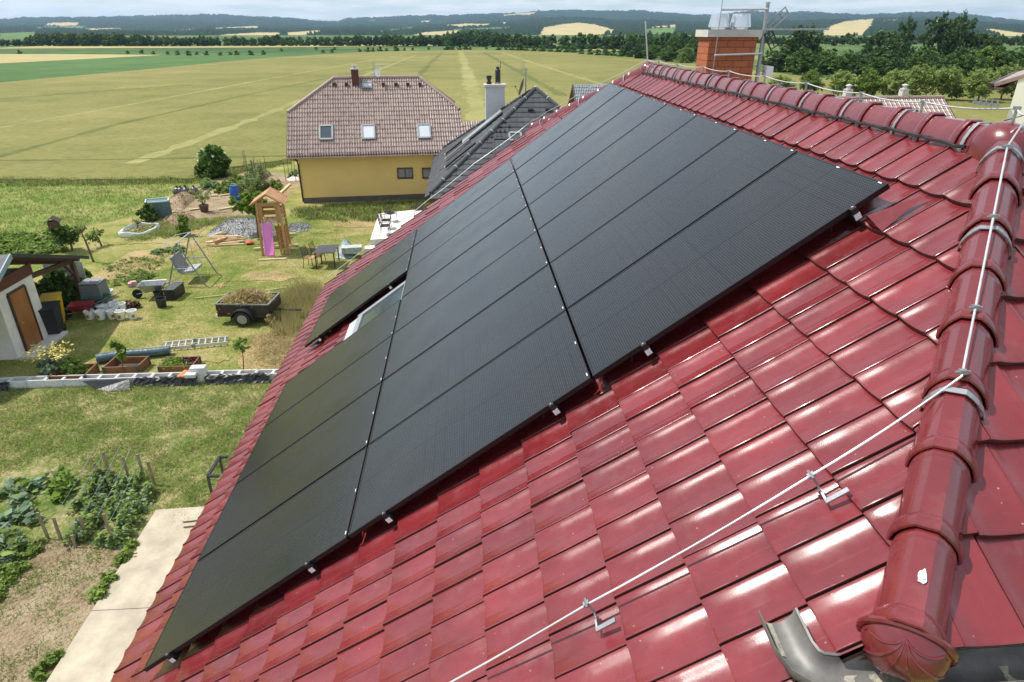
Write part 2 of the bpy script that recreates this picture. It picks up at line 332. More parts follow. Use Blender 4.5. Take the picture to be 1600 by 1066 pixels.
# shell-shaped end cap at the foot of the near hip
def end_cap(p, d, up):
    mw = frame(p, d, up); v = MB(); vs = []; na, nb = 48, 10
    for j in range(nb+1):
        t = j/nb*PI/2
        for i in range(na+1):
            ph = -1.95+3.9*i/na                                # round the profile, 0 = top
            rib = 0
            r = .128*(math.cos(t)**.75 if t < 1.5 else 0.02)
            x = .105*math.sin(t)+(0 if j else 0)
            yy, zz = r*math.sin(ph), r*math.cos(ph)*.86-.035-.03*math.sin(t)
            vs.append(mw @ Vector((x, yy, zz)))
    v.add(vs, [(j*(na+1)+i, j*(na+1)+i+1, (j+1)*(na+1)+i+1, (j+1)*(na+1)+i) for j in range(nb) for i in range(na)])
    path = [mw @ Vector((-.004, +.133*math.sin(-1.95+3.9*i/24), .133*math.cos(-1.95+3.9*i/24)*.86-.035)) for i in range(25)]
    v.tube(path, .013, 8)
    for an in (-2.0, -1.25, -.45, .45, 1.25, 2.0):
        pth = []
        for i in range(13):
            f = i/12; y_, z_ = math.sin(an)*math.sin(f*PI/2)*.98, .97*(1-f)-math.cos(an)*f*.98; k_ = max(1, math.hypot(y_, z_)/.985); y_, z_ = y_/k_*.128, z_/k_*.128
            rr_ = math.hypot(y_, z_)/.128; tt_ = math.acos(min(1, rr_)**(1/.75))
            pth.append(mw @ Vector((.105*math.sin(tt_), y_, z_*.86-.035-.03*math.sin(tt_))))
        v.tube(pth, [.0025+.003*math.sin(PI*min(1, .1+i/12)) for i in range(13)], 6)
    e = v.build('hip_end_cap', M['cap'], house, 35)
    b = MB(); rs = random.Random(21); n_ = 15; ring = [((-.172+(.016+.010*rs.random())*math.cos(2*PI*k/n_)*(1.5 if 5 < k < 9 else 1)), .010+(.010+.009*rs.random())*math.sin(2*PI*k/n_)) for k in range(n_)]
    b.add([mw @ Vector((x, y, .0995)) for x, y in ring]+[mw @ Vector((x*1.0, y, .094)) for x, y in ring], [tuple(range(n_))]+[(k, (k+1) % n_, (k+1) % n_+n_, k+n_) for k in range(n_)])
    b.tube([mw @ Vector((-.17, .012, .09)), mw @ Vector((-.17, .012, .106))], .006, 6)
    b.build('sealant_patch', M['white_plastic'], house)
end_cap(H1+hd*.035, hd, upn)
# mortar comb strips under the ridge on the front slope
mb = MB(); P = []
for i in range(120):
    u = YN+.15+(YF-YN-.15)*i/119; P.append(RP(u, SR-.128+rnd.gauss(0, .006), OB+.040+rnd.gauss(0, .004)))
mb.tube(P, .011, 5); mb.build('ridge_comb', M['black_plastic'], house)
# gutter of the near hip, with its short return over the front slope
def trough(path, r, th, name, m, closed_end=True):
    v = MB(); K = 12; P = [Vector(p) for p in path]; vs = []
    for i, p in enumerate(P):
        d0 = (P[i]-P[i-1]).normalized() if i else (P[1]-P[0]).normalized(); d1 = (P[i+1]-P[i]).normalized() if i < len(P)-1 else d0
        t = (d0+d1).normalized(); a = t.cross(Vector((0, 0, 1))).normalized(); mit = 1/max(.5, d0.dot(t))
        prof = [(-1-.16, .06), (-1-.10, .14), (-1, .06)]+[(-math.cos(PI*k/K), -math.sin(PI*k/K)) for k in range(K+1)]+[(1, .10), (1, .10), (.97, .10)]+[(math.cos(PI*k/K)*.965, -math.sin(PI*k/K)*.965) for k in range(K+1)]
        for x, z in prof: vs.append(p+a*x*r*mit+Vector((0, 0, z*r)))
    n = len(prof)
    v.add(vs, [(i*n+k, i*n+k+1, (i+1)*n+k+1, (i+1)*n+k) for i in range(len(P)-1) for k in range(n-1)])
    return v
GZ = ZB-.10
g = trough([(XB-.34, YV+.19, GZ+.02), (XB-.34, YV+.055, GZ+.004), (XB-.325, YV-.005, GZ), (XB-.285, YV-.045, GZ), (XB-.22, YV-.06, GZ), (XB+.2, YV-.06, GZ), (2*XR-XB+.2, YV-.06, GZ)], .066, .004, 'hip_gutter', M['gutter']).build('hip_gutter', [M['gutter']], house, 40)
v = MB(); v.add([(XB-.25, YV-.105, GZ-.044), (XB-.12, YV-.108, GZ-.046), (XB-.07, YV-.06, GZ-.060), (XB-.24, YV-.05, GZ-.060)], [(0, 1, 2, 3)])
v.add([(XB-.372, YV+.185, GZ-.031), (XB-.372, YV+.06, GZ-.046), (XB-.348, YV+.06, GZ-.0565), (XB-.348, YV+.185, GZ-.0405)], [(0, 1, 2, 3)])
o_ = lambda x, a: Vector((x, YV-.06+.0628*math.cos(a), GZ-.0628*math.sin(a)))
for x0, x1, jt in ((XB-.20, XB-.15, .02), (XB-.10, XB+.02, .03), (XB+.34, XB+.37, .01)):
    r3 = random.Random(int(x0*100)); n_ = 10; vs = []
    for k in range(n_+1): a_ = 1.0+1.9*k/n_; vs += [o_(x0+r3.gauss(0, jt*.4), a_), o_(x1+r3.gauss(0, jt*.5), a_)]
    v.add(vs, [(2*k, 2*k+1, 2*k+3, 2*k+2) for k in range(n_)])
tag(v.build('silt_streak', M['dirt'], house), kind='stuff')
# vent tile
v = MB(); q = lambda u, s, o: RP(u, s, OB+o)
v.add([q(-.02, 6.03, .045), q(-.215, 6.015, .045), q(-.105, 6.02, .120), q(-.15, 6.34, .05)], [(0, 1, 2), (0, 2, 3), (1, 3, 2)])
v.build('vent_tile', M['tile'], house)

# lightning protection: wires, holders, rod
lw = thing('lightning_conductor', 'thin pale lightning wire along the ridge and near edge of the red roof', 'wire', (XR, 4, 8.9))
def sag(pts, r=.0065, drop=.012):
    out = []
    for a, b in zip(pts[:-1], pts[1:]):
        a, b = Vector(a), Vector(b)
        for k in range(6): t = k/6; out.append(a.lerp(b, t)-Vector((0, 0, drop*4*t*(1-t))))
    return out+[Vector(pts[-1])]
rt = ZR-.012+.098
rp_ = [Vector((XR-.01, YF+.05, rt+.05))]+[Vector((XR+.01, y, rt+.058+rnd.gauss(0, .006))) for y in (7.3, 6.3, 5.2, 4.3, 3.3, 2.4, 1.5, .75)]+[Vector((XR+.02, YN+.02, rt+.10)), Vector((XR+.0, YN-.10, rt+.085))]
hp = [H0+hd*(hl_*.0)+upn*.0 for hl_ in ()]
HL = (H1-H0).length
hip_pts = [H0+hd*t*HL+upn*.135+Vector((.012, -.0, 0)) for t in (.05, .27, .50, .635)]
main_wire = sag(rp_, drop=.02)+sag(hip_pts, drop=.004)
w1 = MB(); w1.tube(main_wire, .0050, 6)
bend = hip_pts[-1]; dwn = [bend+hd*.02-upn*.006, RP(-1.605, 4.87, -.035), RP(-1.61, 3.77, -.035), RP(-1.60, 2.6, -.03), RP(-1.6, 1.4, -.03), RP(-1.6, -.6, -.03)]
w1.tube([hip_pts[-1]]+sag(dwn, drop=.015), .0050, 6)
fw = [Vector((XR-.01, YF+.05, rt+.05)), F0+(F1-F0)*.45+upf*.19, F0+(F1-F0)*.85+upf*.17, F1+upf*.15, RP(YW-.06, 3.4, .0), RP(YW-.06, 2.2, -.02), RP(YW-.06, 1.0, -.02), RP(YW-.06, -.6, -.02)]
w1.tube(sag(fw, drop=.02), .0050, 6); w1.build('wire', M['wire'], lw, 60)
for p in rp_[1:]:
    h = MB(); h.beam(p-Vector((0, 0, .10)), p+Vector((0, 0, .008)), .016, .006); h.box(p, (.03, .026, .02)); h.tube([p+Vector((-.02, 0, .004)), p+Vector((.02, 0, .004))], .005, 6); h.build('wire_holder', M['zinc'], lw)
for p in hip_pts:
    h = MB(); h.beam(p-upn*.045, p+upn*.004, .014, .006, up=(0, 1, 0)); h.box(p, (.03, .02, .018)); h.tube([p-Vector((.03, 0, 0)), p+Vector((.03, 0, 0))], .0045, 6); h.build('wire_holder', M['zinc'], lw)
for s in (4.87, 3.77, 2.6, 1.4):
    h = MB(); p = RP(-1.605, s, -.035); h.beam(RP(-1.605, s, -.033), RP(-1.605, s, -.10), .010, .004, up=(0, 1, 0)); h.beam(RP(-1.605, s, -.10), RP(-1.69, s-.01, -.110), .009, .004, up=(-SA, 0, CA)); h.beam(RP(-1.688, s-.015, -.110), RP(-1.695, s+.085, -.105), .022, .010, up=(-SA, 0, CA))
    h.box(p, (.028, .022, .016), 0, 0, Matrix.Rotation(-math.radians(36), 3, 'Y')); h.tube([RP(-1.58, s, -.03), RP(-1.63, s, -.03)], .006, 6); h.build('wire_holder', M['zinc'], lw)
for k in range(5):                                           # clamps where ridge and hip wires meet
    h = MB(); h.box(Vector((XR+.01, YN+.16+.045*k, rt+.10)), (.024, .012, .018)); h.tube([Vector((XR+.01, YN+.16+.045*k, rt+.11)), Vector((XR+.01, YN+.16+.045*k, rt+.13))], .004, 6); h.build('wire_clamp', M['zinc'], lw)
h = MB(); h.tube([(XR, YF+.03, rt-.02), (XR-.10, YF+.02, rt+.62)], .011, 8); h.build('lightning_rod', M['wire'], lw)

# ---------------------------------------------------------------- solar panels
PWD, PHT, PGAP = 1.134, 2.065, .020
def cells():
    m = bpy.data.materials.new('solar_cells'); m.use_nodes = True; n = m.node_tree.nodes; l = m.node_tree.links; b = n['Principled BSDF']
    t = n.new('ShaderNodeTexCoord'); s = n.new('ShaderNodeSeparateXYZ'); l.new(t.outputs['Object'], s.inputs[0])
    def mth(op, a, bb=None, c=None):
        q = n.new('ShaderNodeMath'); q.operation = op
        for i, vv in enumerate((a, bb, c)):
            if vv is None: continue
            if isinstance(vv, (int, float)): q.inputs[i].default_value = vv
            else: l.new(vv, q.inputs[i])
        return q.outputs[0]
    def line(src, off, pitch, wd):                           # 1 on a thin line repeated every pitch
        f = mth('FRACT', mth('DIVIDE', mth('ADD', src, off), pitch)); return mth('LESS_THAN', mth('ABSOLUTE', mth('SUBTRACT', f, .5)), wd/pitch/2)
    bus = line(s.outputs['X'], 0.0, .0186, .0011)
    pad = mth('MULTIPLY', line(s.outputs['X'], 0.0, .0186, .0034), line(s.outputs['Y'], 0.0, .0158, .0042))
    gapx = line(s.outputs['X'], -.016+.0918, .1836, .0024); gapy = line(s.outputs['Y'], -.018+.0467, .0935, .0016)
    mid = mth('LESS_THAN', mth('ABSOLUTE', mth('SUBTRACT', s.outputs['Y'], PHT/2)), .002)
    gap = mth('MAXIMUM', mth('MAXIMUM', gapx, gapy), mid)
    nz = n.new('ShaderNodeTexNoise'); nz.inputs['Scale'].default_value = 2.5; nz.inputs['Detail'].default_value = 6; l.new(t.outputs['Object'], nz.inputs['Vector'])
    metal = mth('MINIMUM', mth('ADD', mth('MULTIPLY', bus, .16), mth('MULTIPLY', pad, .8)), 1)
    metal = mth('MULTIPLY', metal, mth('SUBTRACT', 1, gap))
    a = n.new('ShaderNodeMix'); a.data_type = 'RGBA'; a.inputs[6].default_value = (.0085, .0085, .0095, 1); a.inputs[7].default_value = (.0045, .0045, .0055, 1); l.new(gap, a.inputs[0])
    d = n.new('ShaderNodeMix'); d.data_type = 'RGBA'; d.inputs[7].default_value = (.17, .175, .175, 1); l.new(a.outputs[2], d.inputs[6]); l.new(metal, d.inputs[0])
    l.new(d.outputs[2], b.inputs['Base Color'])
    mr = n.new('ShaderNodeMapRange'); mr.inputs[1].default_value = .3; mr.inputs[2].default_value = .7; mr.inputs[3].default_value = .13; mr.inputs[4].default_value = .24; l.new(nz.outputs['Fac'], mr.inputs[0]); l.new(mr.outputs[0], b.inputs['Roughness'])
    b.inputs['Specular IOR Level'].default_value = .36
    return m
M['cells'] = cells(); M['frame'] = mat('black_anodised_frame', (.012, .012, .013), .32, .1, 10, metal=.2)
fr = MB(); FT = .035
for x0, x1, y0, y1 in ((0, .012, 0, PHT), (PWD-.012, PWD, 0, PHT), (.012, PWD-.012, 0, .012), (.012, PWD-.012, PHT-.012, PHT)):
    fr.box(((x0+x1)/2, (y0+y1)/2, -FT/2), (x1-x0, y1-y0, FT))
frame_me = fr.mesh('panel_frame', M['frame'])
gl = MB(); gl.box((PWD/2, PHT/2, -.0045), (PWD-.024, PHT-.024, .005)); glass_me = gl.mesh('panel_glass', M['cells'])
st = MB(); st.box((0, 0, .0008), (.034, .008, .0016)); st_me = st.mesh('panel_label', M['white_plastic'])
names_row = ['bottom', 'middle', 'top']; ordn = ['nearest to the camera', 'second from the near end', 'third from the near end', 'fourth from the near end', 'fifth from the near end', 'second from the far end', 'at the far end']
for r in range(3):
    for i in range(7):
        if r == 0 and i == 4: continue
        s0 = r*(PHT+PGAP); u1 = i*(PWD+PGAP)+PWD
        mw = Matrix(((0, CA, -SA, 0), (-1, 0, 0, 0), (0, SA, CA, 0), (0, 0, 0, 1))); mw.translation = RP(u1, s0, rnd.gauss(0, .0012))
        lab = 'black solar panel in the %s row, %s' % (names_row[r], ordn[i])
        if r == 0 and i == 3: lab = 'black solar panel in the bottom row, just on the near side of the roof window'
        if r == 0 and i == 5: lab = 'black solar panel in the bottom row, just beyond the roof window'
        p = thing('solar_panel', lab, 'solar panel', (0, 0, 0), 'solar panels on the red roof'); p.matrix_basis = mw @ Matrix.Rotation(rnd.gauss(0, .0006), 4, 'X') @ Matrix.Rotation(rnd.gauss(0, .0006), 4, 'Y')
        for nm, me in (('frame', frame_me), ('glass', glass_me)):
            c = bpy.data.objects.new(nm, me); SC.collection.objects.link(c); c.parent = p
        for xx in (PWD*.52, PWD-.06):
            c = bpy.data.objects.new('sticker', st_me); SC.collection.objects.link(c); c.parent = p; c.location = (xx, PHT-.014, 0)
M['rail'] = mat('rail_aluminium', (.55, .56, .58), .35, .1, 8, metal=.85)
rl = [('bottom', .34), ('bottom', 1.62), ('middle', 2.46), ('middle', 3.78), ('top', 4.62), ('top', 5.98)]
RAILS = [.17, 1.33, 1.93, 3.0, 3.55, 4.6]
M['cut'] = mat('cut_aluminium', (.82, .83, .84), .45, .05, 8, metal=.1)
RT = Matrix(((CA, 0, -SA), (0, 1, 0), (SA, 0, CA)))          # columns: up the slope, along the eave, off the roof
def rail(s, u0, u1, lab):
    r = thing('mounting_rail', lab, 'rail', RP(u0, s, -.06), 'mounting rails under the solar panels')
    v = MB(); v.box(RP((u0+u1)/2, s, -.0595), (.044, u1-u0, .048), 0, 0, RT); v.build('rail', M['black_metal'], r)
    v = MB()
    for k in (-.0098, .0098): v.box(RP(u0-.001, s+k, -.0565), (.0185, .006, .038), 0, 0, RT)
    v.build('cut_end', M['cut'], r)
    v = MB(); v.box(RP(u0+.014, s, -.017), (.034, .026, .040), 0, 0, RT); v.build('end_clamp', M['black_metal'], r)
    v = MB(); v.tube([RP(u0+.012, s, .001), RP(u0+.012, s, .012)], .0075, 6); v.build('bolt', M['steel'], r)
    u = u0+.14
    while u < u1:
        v = MB(); v.tube([RP(u, s-.13, -.125), RP(u, s-.10, -.085), RP(u, s-.04, -.075), RP(u, s+.02, -.090)], .007, 6)
        v.box(RP(u, s-.035, -.062), (.012, .03, .05), 0, 0, RT); v.build('roof_hook', M['black_metal'], r); u += 1.1
rail(.28, -.030, 4.64, 'black mounting rail nearest the eave, its cut end by the bottom panel corner'); rail(1.70, -.030, 4.64, 'upper rail under the bottom row of panels, near stretch')
rail(.28, 5.735, 8.09, 'lower rail under the two bottom panels beyond the roof window'); rail(1.70, 5.735, 8.09, 'upper rail under the two bottom panels beyond the roof window')
rail(2.42, -.030, 8.09, 'lower rail under the middle row of panels'); rail(3.84, -.030, 8.09, 'upper rail under the middle row of panels')
rail(4.55, -.030, 8.09, 'lower rail under the top row of panels'); rail(6.00, -.030, 8.09, 'rail under the top row closest to the ridge')
cb = thing('panel_cable', 'red cable loop hanging under the near edge of the solar panels at the row gap', 'cable', RP(.03, 4.2, -.06))
v = MB(); v.tube([RP(.05, 4.22, -.05), RP(-.012, 4.19, -.07), RP(-.02, 4.15, -.10), RP(.0, 4.10, -.125)], .005, 6); v.build('cable', mat('red_cable', (.3, .03, .02), .5), cb)
cb = thing('panel_cable', 'red cable loop hanging under the near edge of the panels just below the middle row', 'cable', RP(.03, 2.1, -.06))
v = MB(); v.tube([RP(.05, 2.20, -.05), RP(-.012, 2.20, -.06), RP(-.03, 2.14, -.10), RP(-.0, 2.08, -.125)], .005, 6); v.build('cable', bpy.data.materials['red_cable'], cb)

# ---------------------------------------------------------------- roof window in the gap of the bottom row
rw = thing('roof_window', 'grey framed roof window in the gap between the bottom row panels', 'roof window', RP(5.1, 1.6, -.12))
M['greyframe'] = mat('grey_frame', (.30, .32, .33), .4, .1, 8, metal=.3)
v = MB()
for u0, u1, s0, s1 in ((4.72, 4.82, 1.10, 2.08), (5.43, 5.54, 1.10, 2.08), (4.82, 5.43, 1.10, 1.20), (4.82, 5.43, 2.0, 2.08)): v.box(RP((u0+u1)/2, (s0+s1)/2, -.085), (s1-s0, u1-u0, .05), 0, 0, RT)
v.build('frame', M['greyframe'], rw)
v = MB(); v.box(RP(5.125, 1.6, -.085), (.80, .61, .012), 0, 0, RT); v.build('pane', M['glass'], rw)
v = MB(); v.box(RP(5.57, 1.55, -.115), (1.02, .07, .015), 0, 0, RT); v.box(RP(5.545, 1.56, -.07), (.96, .012, .02), 0, 0, RT); v.build('side_flashing', M['zinc'], rw)
v = MB(); P = []
for i in range(19):
    u = 4.66+i*.055; o = -.112+(.006 if i % 2 else 0)
    P += [RP(u, 1.10, o+.012), RP(u, 1.0, o), RP(u, .86+rnd.gauss(0, .008), o-.004)]
v.add(P, [(i*3+k, i*3+3+k, i*3+4+k, i*3+1+k) for i in range(18) for k in (0, 1)])
v.build('apron', mat('pale_lead_apron', (.52, .53, .54), .5, .12, 16, metal=.3), rw)

# ---------------------------------------------------------------- chimney, mast
def brickmat(name, c1, c2, mortar, w=.25, h=.075, ms=.012, rough=.75):
    m = bpy.data.materials.new(name); m.use_nodes = True; n = m.node_tree.nodes; l = m.node_tree.links; b = n['Principled BSDF']; b.inputs['Roughness'].default_value = rough
    t = n.new('ShaderNodeTexCoord'); s = n.new('ShaderNodeSeparateXYZ'); l.new(t.outputs['Object'], s.inputs[0])
    a = n.new('ShaderNodeMath'); a.operation = 'ADD'; l.new(s.outputs[0], a.inputs[0]); l.new(s.outputs[1], a.inputs[1])
    c = n.new('ShaderNodeCombineXYZ'); l.new(a.outputs[0], c.inputs[0]); l.new(s.outputs[2], c.inputs[1])
    k = n.new('ShaderNodeTexBrick'); k.inputs['Scale'].default_value = 1; k.inputs['Brick Width'].default_value = w; k.inputs['Row Height'].default_value = h; k.inputs['Mortar Size'].default_value = ms/2; k.inputs['Mortar Smooth'].default_value = .2
    k.inputs['Color1'].default_value = (*c1, 1); k.inputs['Color2'].default_value = (*c2, 1); k.inputs['Mortar'].default_value = (*mortar, 1); l.new(c.outputs[0], k.inputs['Vector'])
    z = n.new('ShaderNodeTexNoise'); z.inputs['Scale'].default_value = 25; z.inputs['Detail'].default_value = 4; l.new(t.outputs['Object'], z.inputs['Vector'])
    x = n.new('ShaderNodeMix'); x.data_type = 'RGBA'; x.blend_type = 'MULTIPLY'; x.inputs[0].default_value = .5; l.new(k.outputs['Color'], x.inputs[6]); l.new(z.outputs['Fac'], x.inputs[7])
    l.new(x.outputs[2], b.inputs['Base Color'])
    bp = n.new('ShaderNodeBump'); bp.inputs['Strength'].default_value = .6; bp.inputs['Distance'].default_value = .01; bp.invert = True; l.new(k.outputs['Fac'], bp.inputs['Height']); l.new(bp.outputs[0], b.inputs['Normal'])
    return m
M['brick'] = brickmat('orange_brick', (.56, .17, .06), (.47, .13, .045), (.20, .07, .04), .26, .098, .012)
ch = thing('brick_chimney', 'orange brick chimney with a concrete cap and two bright metal cowls behind the red ridge', 'chimney', (6.9, 7.85, 8))
cx0, cx1, cy0, cy1 = 6.52, 7.30, 7.60, 8.12
v = MB(); v.box(((cx0+cx1)/2, (cy0+cy1)/2, 8.36), (cx1-cx0, cy1-cy0, 2.0)); v.build('brick_shaft', M['brick'], ch)
v = MB(); v.box(((cx0+cx1)/2, (cy0+cy1)/2, 9.415), (cx1-cx0+.10, cy1-cy0+.10, .105)); v.build('cap', M['concrete'], ch)
v = MB(); v.box(((cx0+cx1)/2, (cy0+cy1)/2, 8.0), (cx1-cx0+.06, cy1-cy0+.06, .5)); v.build('flashing', M['tile'], ch)
M['cowl'] = mat('spun_steel', (.66, .67, .69), .28, .06, 6, metal=.92)
for x in (6.735, 7.085):
    v = MB(); v.lathe((x, 7.84, 9.47), [(.12, 0), (.12, .03), (.168, .035), (.168, .045), (.135, .225), (.130, .228), (.125, .20), (.02, .18)], 28); v.build('cowl', M['cowl'], ch, 40)
ms = thing('antenna_mast', 'galvanised pole with grid antenna, white radio box and steel bars beside the brick chimney', 'mast', (7.42, 7.62, 8.3))
v = MB(); v.tube([(7.40, 7.62, 8.2), (7.40, 7.62, 9.83)], .030, 10); v.tube([(7.40, 7.62, 9.83), (7.40, 7.62, 9.86)], .033, 10); v.build('pole', M['zinc'], ms, 50)
v = MB(); v.tube([(7.40, 7.60, 9.76), (6.62, 7.50, 9.75)], .018, 8); v.build('bar', M['wire'], ms)
v = MB(); v.tube([(7.40, 7.58, 9.12), (6.60, 7.50, 9.10)], .018, 8); v.build('bar', M['wire'], ms)
v = MB(); v.tube([(6.63, 7.50, 10.15), (6.60, 7.50, 8.80), (6.45, 7.48, 8.72), (6.0, 7.4, 8.72), (5.5, 7.3, 8.97)], .007, 6); v.build('rod', M['zinc'], ms)
yb = Vector((7.43, 7.58, 9.475))
v = MB(); v.beam(yb-Vector((.06, 0, 0)), yb+Vector((1.02, .02, .0)), .030, .030)
for k in range(9): x = .28+k*.085; v.tube([yb+Vector((x, -.075, .01)), yb+Vector((x, .075, .01))], .004, 5)
v.build('yagi_boom', M['zinc'], ms)
for sgn in (1, -1):
    a = yb+Vector((.02, 0, .03*sgn)); b = yb+Vector((.29 if sgn > 0 else .17, .0, .27*sgn)); d = (b-a).normalized(); pv = Vector((-d.z, 0, d.x)); g_ = MB()
    for off in (-.065, .065): g_.beam(a+pv*off, b+pv*off, .018, .014, up=(0, 1, 0))
    g_.beam(a, b, .012, .010, up=(0, 1, 0))
    for t in (.08, .36, .66, .97): c = a.lerp(b, t); g_.tube([c-pv*.075, c+pv*.075], .008, 5)
    g_.build('reflector_grid', M['black_metal'] if sgn < 0 else M['greyframe'], ms)
v = MB()
c = Vector((7.545, 7.60, 8.86)); pr = [(0, .075), (.012, .082), (.10, .072), (.125, .060)]; vs = []
for x, h in pr: vs += [c+Vector((x-.05, s*h, t*h)) for s, t in ((-1, -1), (1, -1), (1, 1), (-1, 1))]
v.add(vs, [(i*4+k, i*4+(k+1) % 4, (i+1)*4+(k+1) % 4, (i+1)*4+k) for i in range(3) for k in range(4)]+[(3, 2, 1, 0), (12, 13, 14, 15)]); v.build('radio_box', M['white_plastic'], ms)
v = MB(); v.beam((7.40, 7.60, 8.86), (7.50, 7.60, 8.86), .03, .03); v.box((7.40, 7.62, 8.93), (.07, .07, .02)); v.box((7.40, 7.62, 8.80), (.07, .07, .02)); v.build('bracket', M['zinc'], ms)
v = MB(); v.tube([(7.43, 7.57, 9.42), (7.50, 7.55, 9.36), (7.53, 7.56, 9.40), (7.49, 7.56, 9.45)], .004, 5); v.tube([(7.42, 7.58, 9.43), (7.43, 7.585, 9.0), (7.50, 7.6, 8.93)], .005, 5); v.build('cable', M['black_metal'], ms)

# ---------------------------------------------------------------- ground, fields, water-flat setting
def struct(o): return tag(o, kind='structure')
def sheet(name, pts, z, m, jag=0.0, seed=0, n_sub=14):
    """flat sheet through ground points, optionally with a ragged edge"""
    P = [Vector((p[0], p[1])) for p in pts]; out = []; r = random.Random(seed)
    if jag:
        for a, b in zip(P, P[1:]+P[:1]):
            l = (b-a).length; k = max(2, min(80, int(l/(jag*1.6)))); nn = Vector((-(b-a).y, (b-a).x)).normalized()
            for i in range(k): out.append(a.lerp(b, i/k)+nn*r.gauss(0, jag*.5))
    else: out = P
    import bmesh
    bm = bmesh.new(); f = bm.faces.new([bm.verts.new((p.x, p.y, z)) for p in out]); f.normal_update()
    if f.normal.z < 0: f.normal_flip()
    bmesh.ops.triangulate(bm, faces=bm.faces[:]); me = bpy.data.meshes.new(name); bm.to_mesh(me); bm.free(); me.materials.append(m)
    return struct(put(name, me))
def pix(*q): return [gp(x, y) for x, y in q]
GREEN1, GREEN2, GREEN3 = (.055, .085, .018), (.095, .13, .028), (.16, .17, .055)
DRY, TAN = (.30, .25, .11), (.36, .28, .16)
M['lawn'] = groundmat('lawn', [(.10, .16, .025), (.19, .21, .048), (.31, .27, .10), (.42, .34, .17)], (.22, 1.1, 11), .7, 22)
M['meadow'] = groundmat('rough_meadow', [(.11, .18, .03), (.17, .235, .045), (.25, .27, .075), (.38, .31, .15)], (.35, 1.6, 8), 1.0, 12)
M['rough'] = groundmat('rough_grass', [(.085, .135, .025), (.16, .185, .055), (.26, .24, .10), (.42, .33, .18)], (.5, 2.0, 9), 1.0, 12)
M['soil'] = groundmat('bare_soil', [(.20, .145, .085), (.29, .215, .135), (.35, .27, .175), (.41, .325, .22)], (.6, 3, 14), 1.0, 16)
M['straw'] = groundmat('straw_soil', [(.24, .18, .08), (.38, .28, .13), (.45, .34, .18)], (.6, 3, 12), 1.0, 14)
M['crop'] = groundmat('ripening_crop', [(.135, .138, .038), (.175, .168, .048), (.21, .192, .060), (.255, .225, .085)], (.014, .10, 1.6), 1.0, 3.5)
M['green_crop'] = groundmat('green_crop', [(.05, .105, .026), (.068, .132, .034), (.095, .165, .05)], (.01, .08, 1), .6, 3)
M['pale_crop'] = groundmat('pale_crop', [(.30, .25, .09), (.36, .30, .13), (.40, .34, .16)], (.01, .08, 1), .6, 3)
M['tram_l'] = groundmat('pale_tramline', [(.20, .20, .065), (.255, .24, .085), (.32, .285, .12)], (.05, .5, 3), .6, 3)
M['tram_d'] = groundmat('green_tramline', [(.09, .11, .028), (.13, .135, .036), (.17, .16, .045)], (.1, .6, 3), .8, 3)
M['farland'] = groundmat('far_farmland', [(.03, .065, .018), (.05, .10, .025), (.10, .15, .04), (.30, .25, .11)], (.0022, .012, .1), .3, 1)
sheet('ground', [(-7000, -60), (7000, -60), (7000, 12000), (-7000, 12000)], -.03, M['farland'])
# lawn and meadow round the house
sheet('lawn', [(-60, -40), (70, -40), (70, 62.0), (-60, 62.0)], -.012, M['lawn'])
sheet('meadow', pix((-60, 372), (40, 368), (90, 362), (150, 350), (200, 338), (225, 322), (270, 300), (330, 283), (330, 276), (-60, 292)), -.004, M['meadow'], .5, 3)
sheet('rough_grass', [gp(-80, 606), gp(0, 606), gp(150, 602), gp(300, 596), gp(415, 588), gp(470, 588), Vector((1, 14)), Vector((1, -20)), Vector((-30, -20))], -.004, M['rough'], .12, 5)
sheet('bare_soil', pix((-40, 860), (40, 850), (90, 845), (180, 850), (215, 835), (238, 810), (246, 803), (70, 1080), (-60, 1150), (-90, 1000)), .002, M['soil'], .12, 7)
sheet('bare_soil', pix((232, 330), (262, 312), (285, 296), (345, 278), (395, 266), (455, 275), (468, 290), (450, 305), (400, 322), (392, 335), (340, 344), (300, 352), (262, 358), (240, 350)), .002, M['soil'], .25, 8)
sheet('bare_soil', pix((240, 345), (300, 352), (330, 350), (300, 368), (262, 362)), .004, M['straw'], .2, 12)
sheet('straw_ground', pix((392, 530), (440, 515), (478, 486), (500, 470), (520, 500), (470, 590), (378, 586), (372, 566)), .003, M['straw'], .16, 9)
sheet('bare_soil', pix((138, 436), (165, 416), (200, 396), (250, 388), (268, 392), (245, 420), (200, 432), (160, 440)), .002, M['straw'], .2, 10)
sheet('path', pix((262, 372), (300, 372), (330, 382), (300, 392), (262, 398), (240, 402)), .003, M['straw'], .3, 11)
for k, (x, y, w_, h_, sd_) in enumerate(((420, 432, 50, 7, 1), (370, 436, 26, 4, 2), (560, 350, 45, 6, 3), (500, 360, 30, 4, 4), (345, 446, 9, 3, 5), (30, 590, 60, 5, 6), (310, 560, 60, 5, 7), (250, 375, 60, 6, 8), (420, 380, 20, 3, 9), (190, 378, 30, 4, 10), (465, 300, 12, 4, 11))):
    sheet('dry_patch', pix(*[(x+w_*math.cos(a)*.9, y+h_*math.sin(a)) for a in [2*PI*i/14 for i in range(14)]]), .0045+.0004*k, M['straw'] if k in (0, 4, 2) else M['lawn'], .2, 20+sd_)
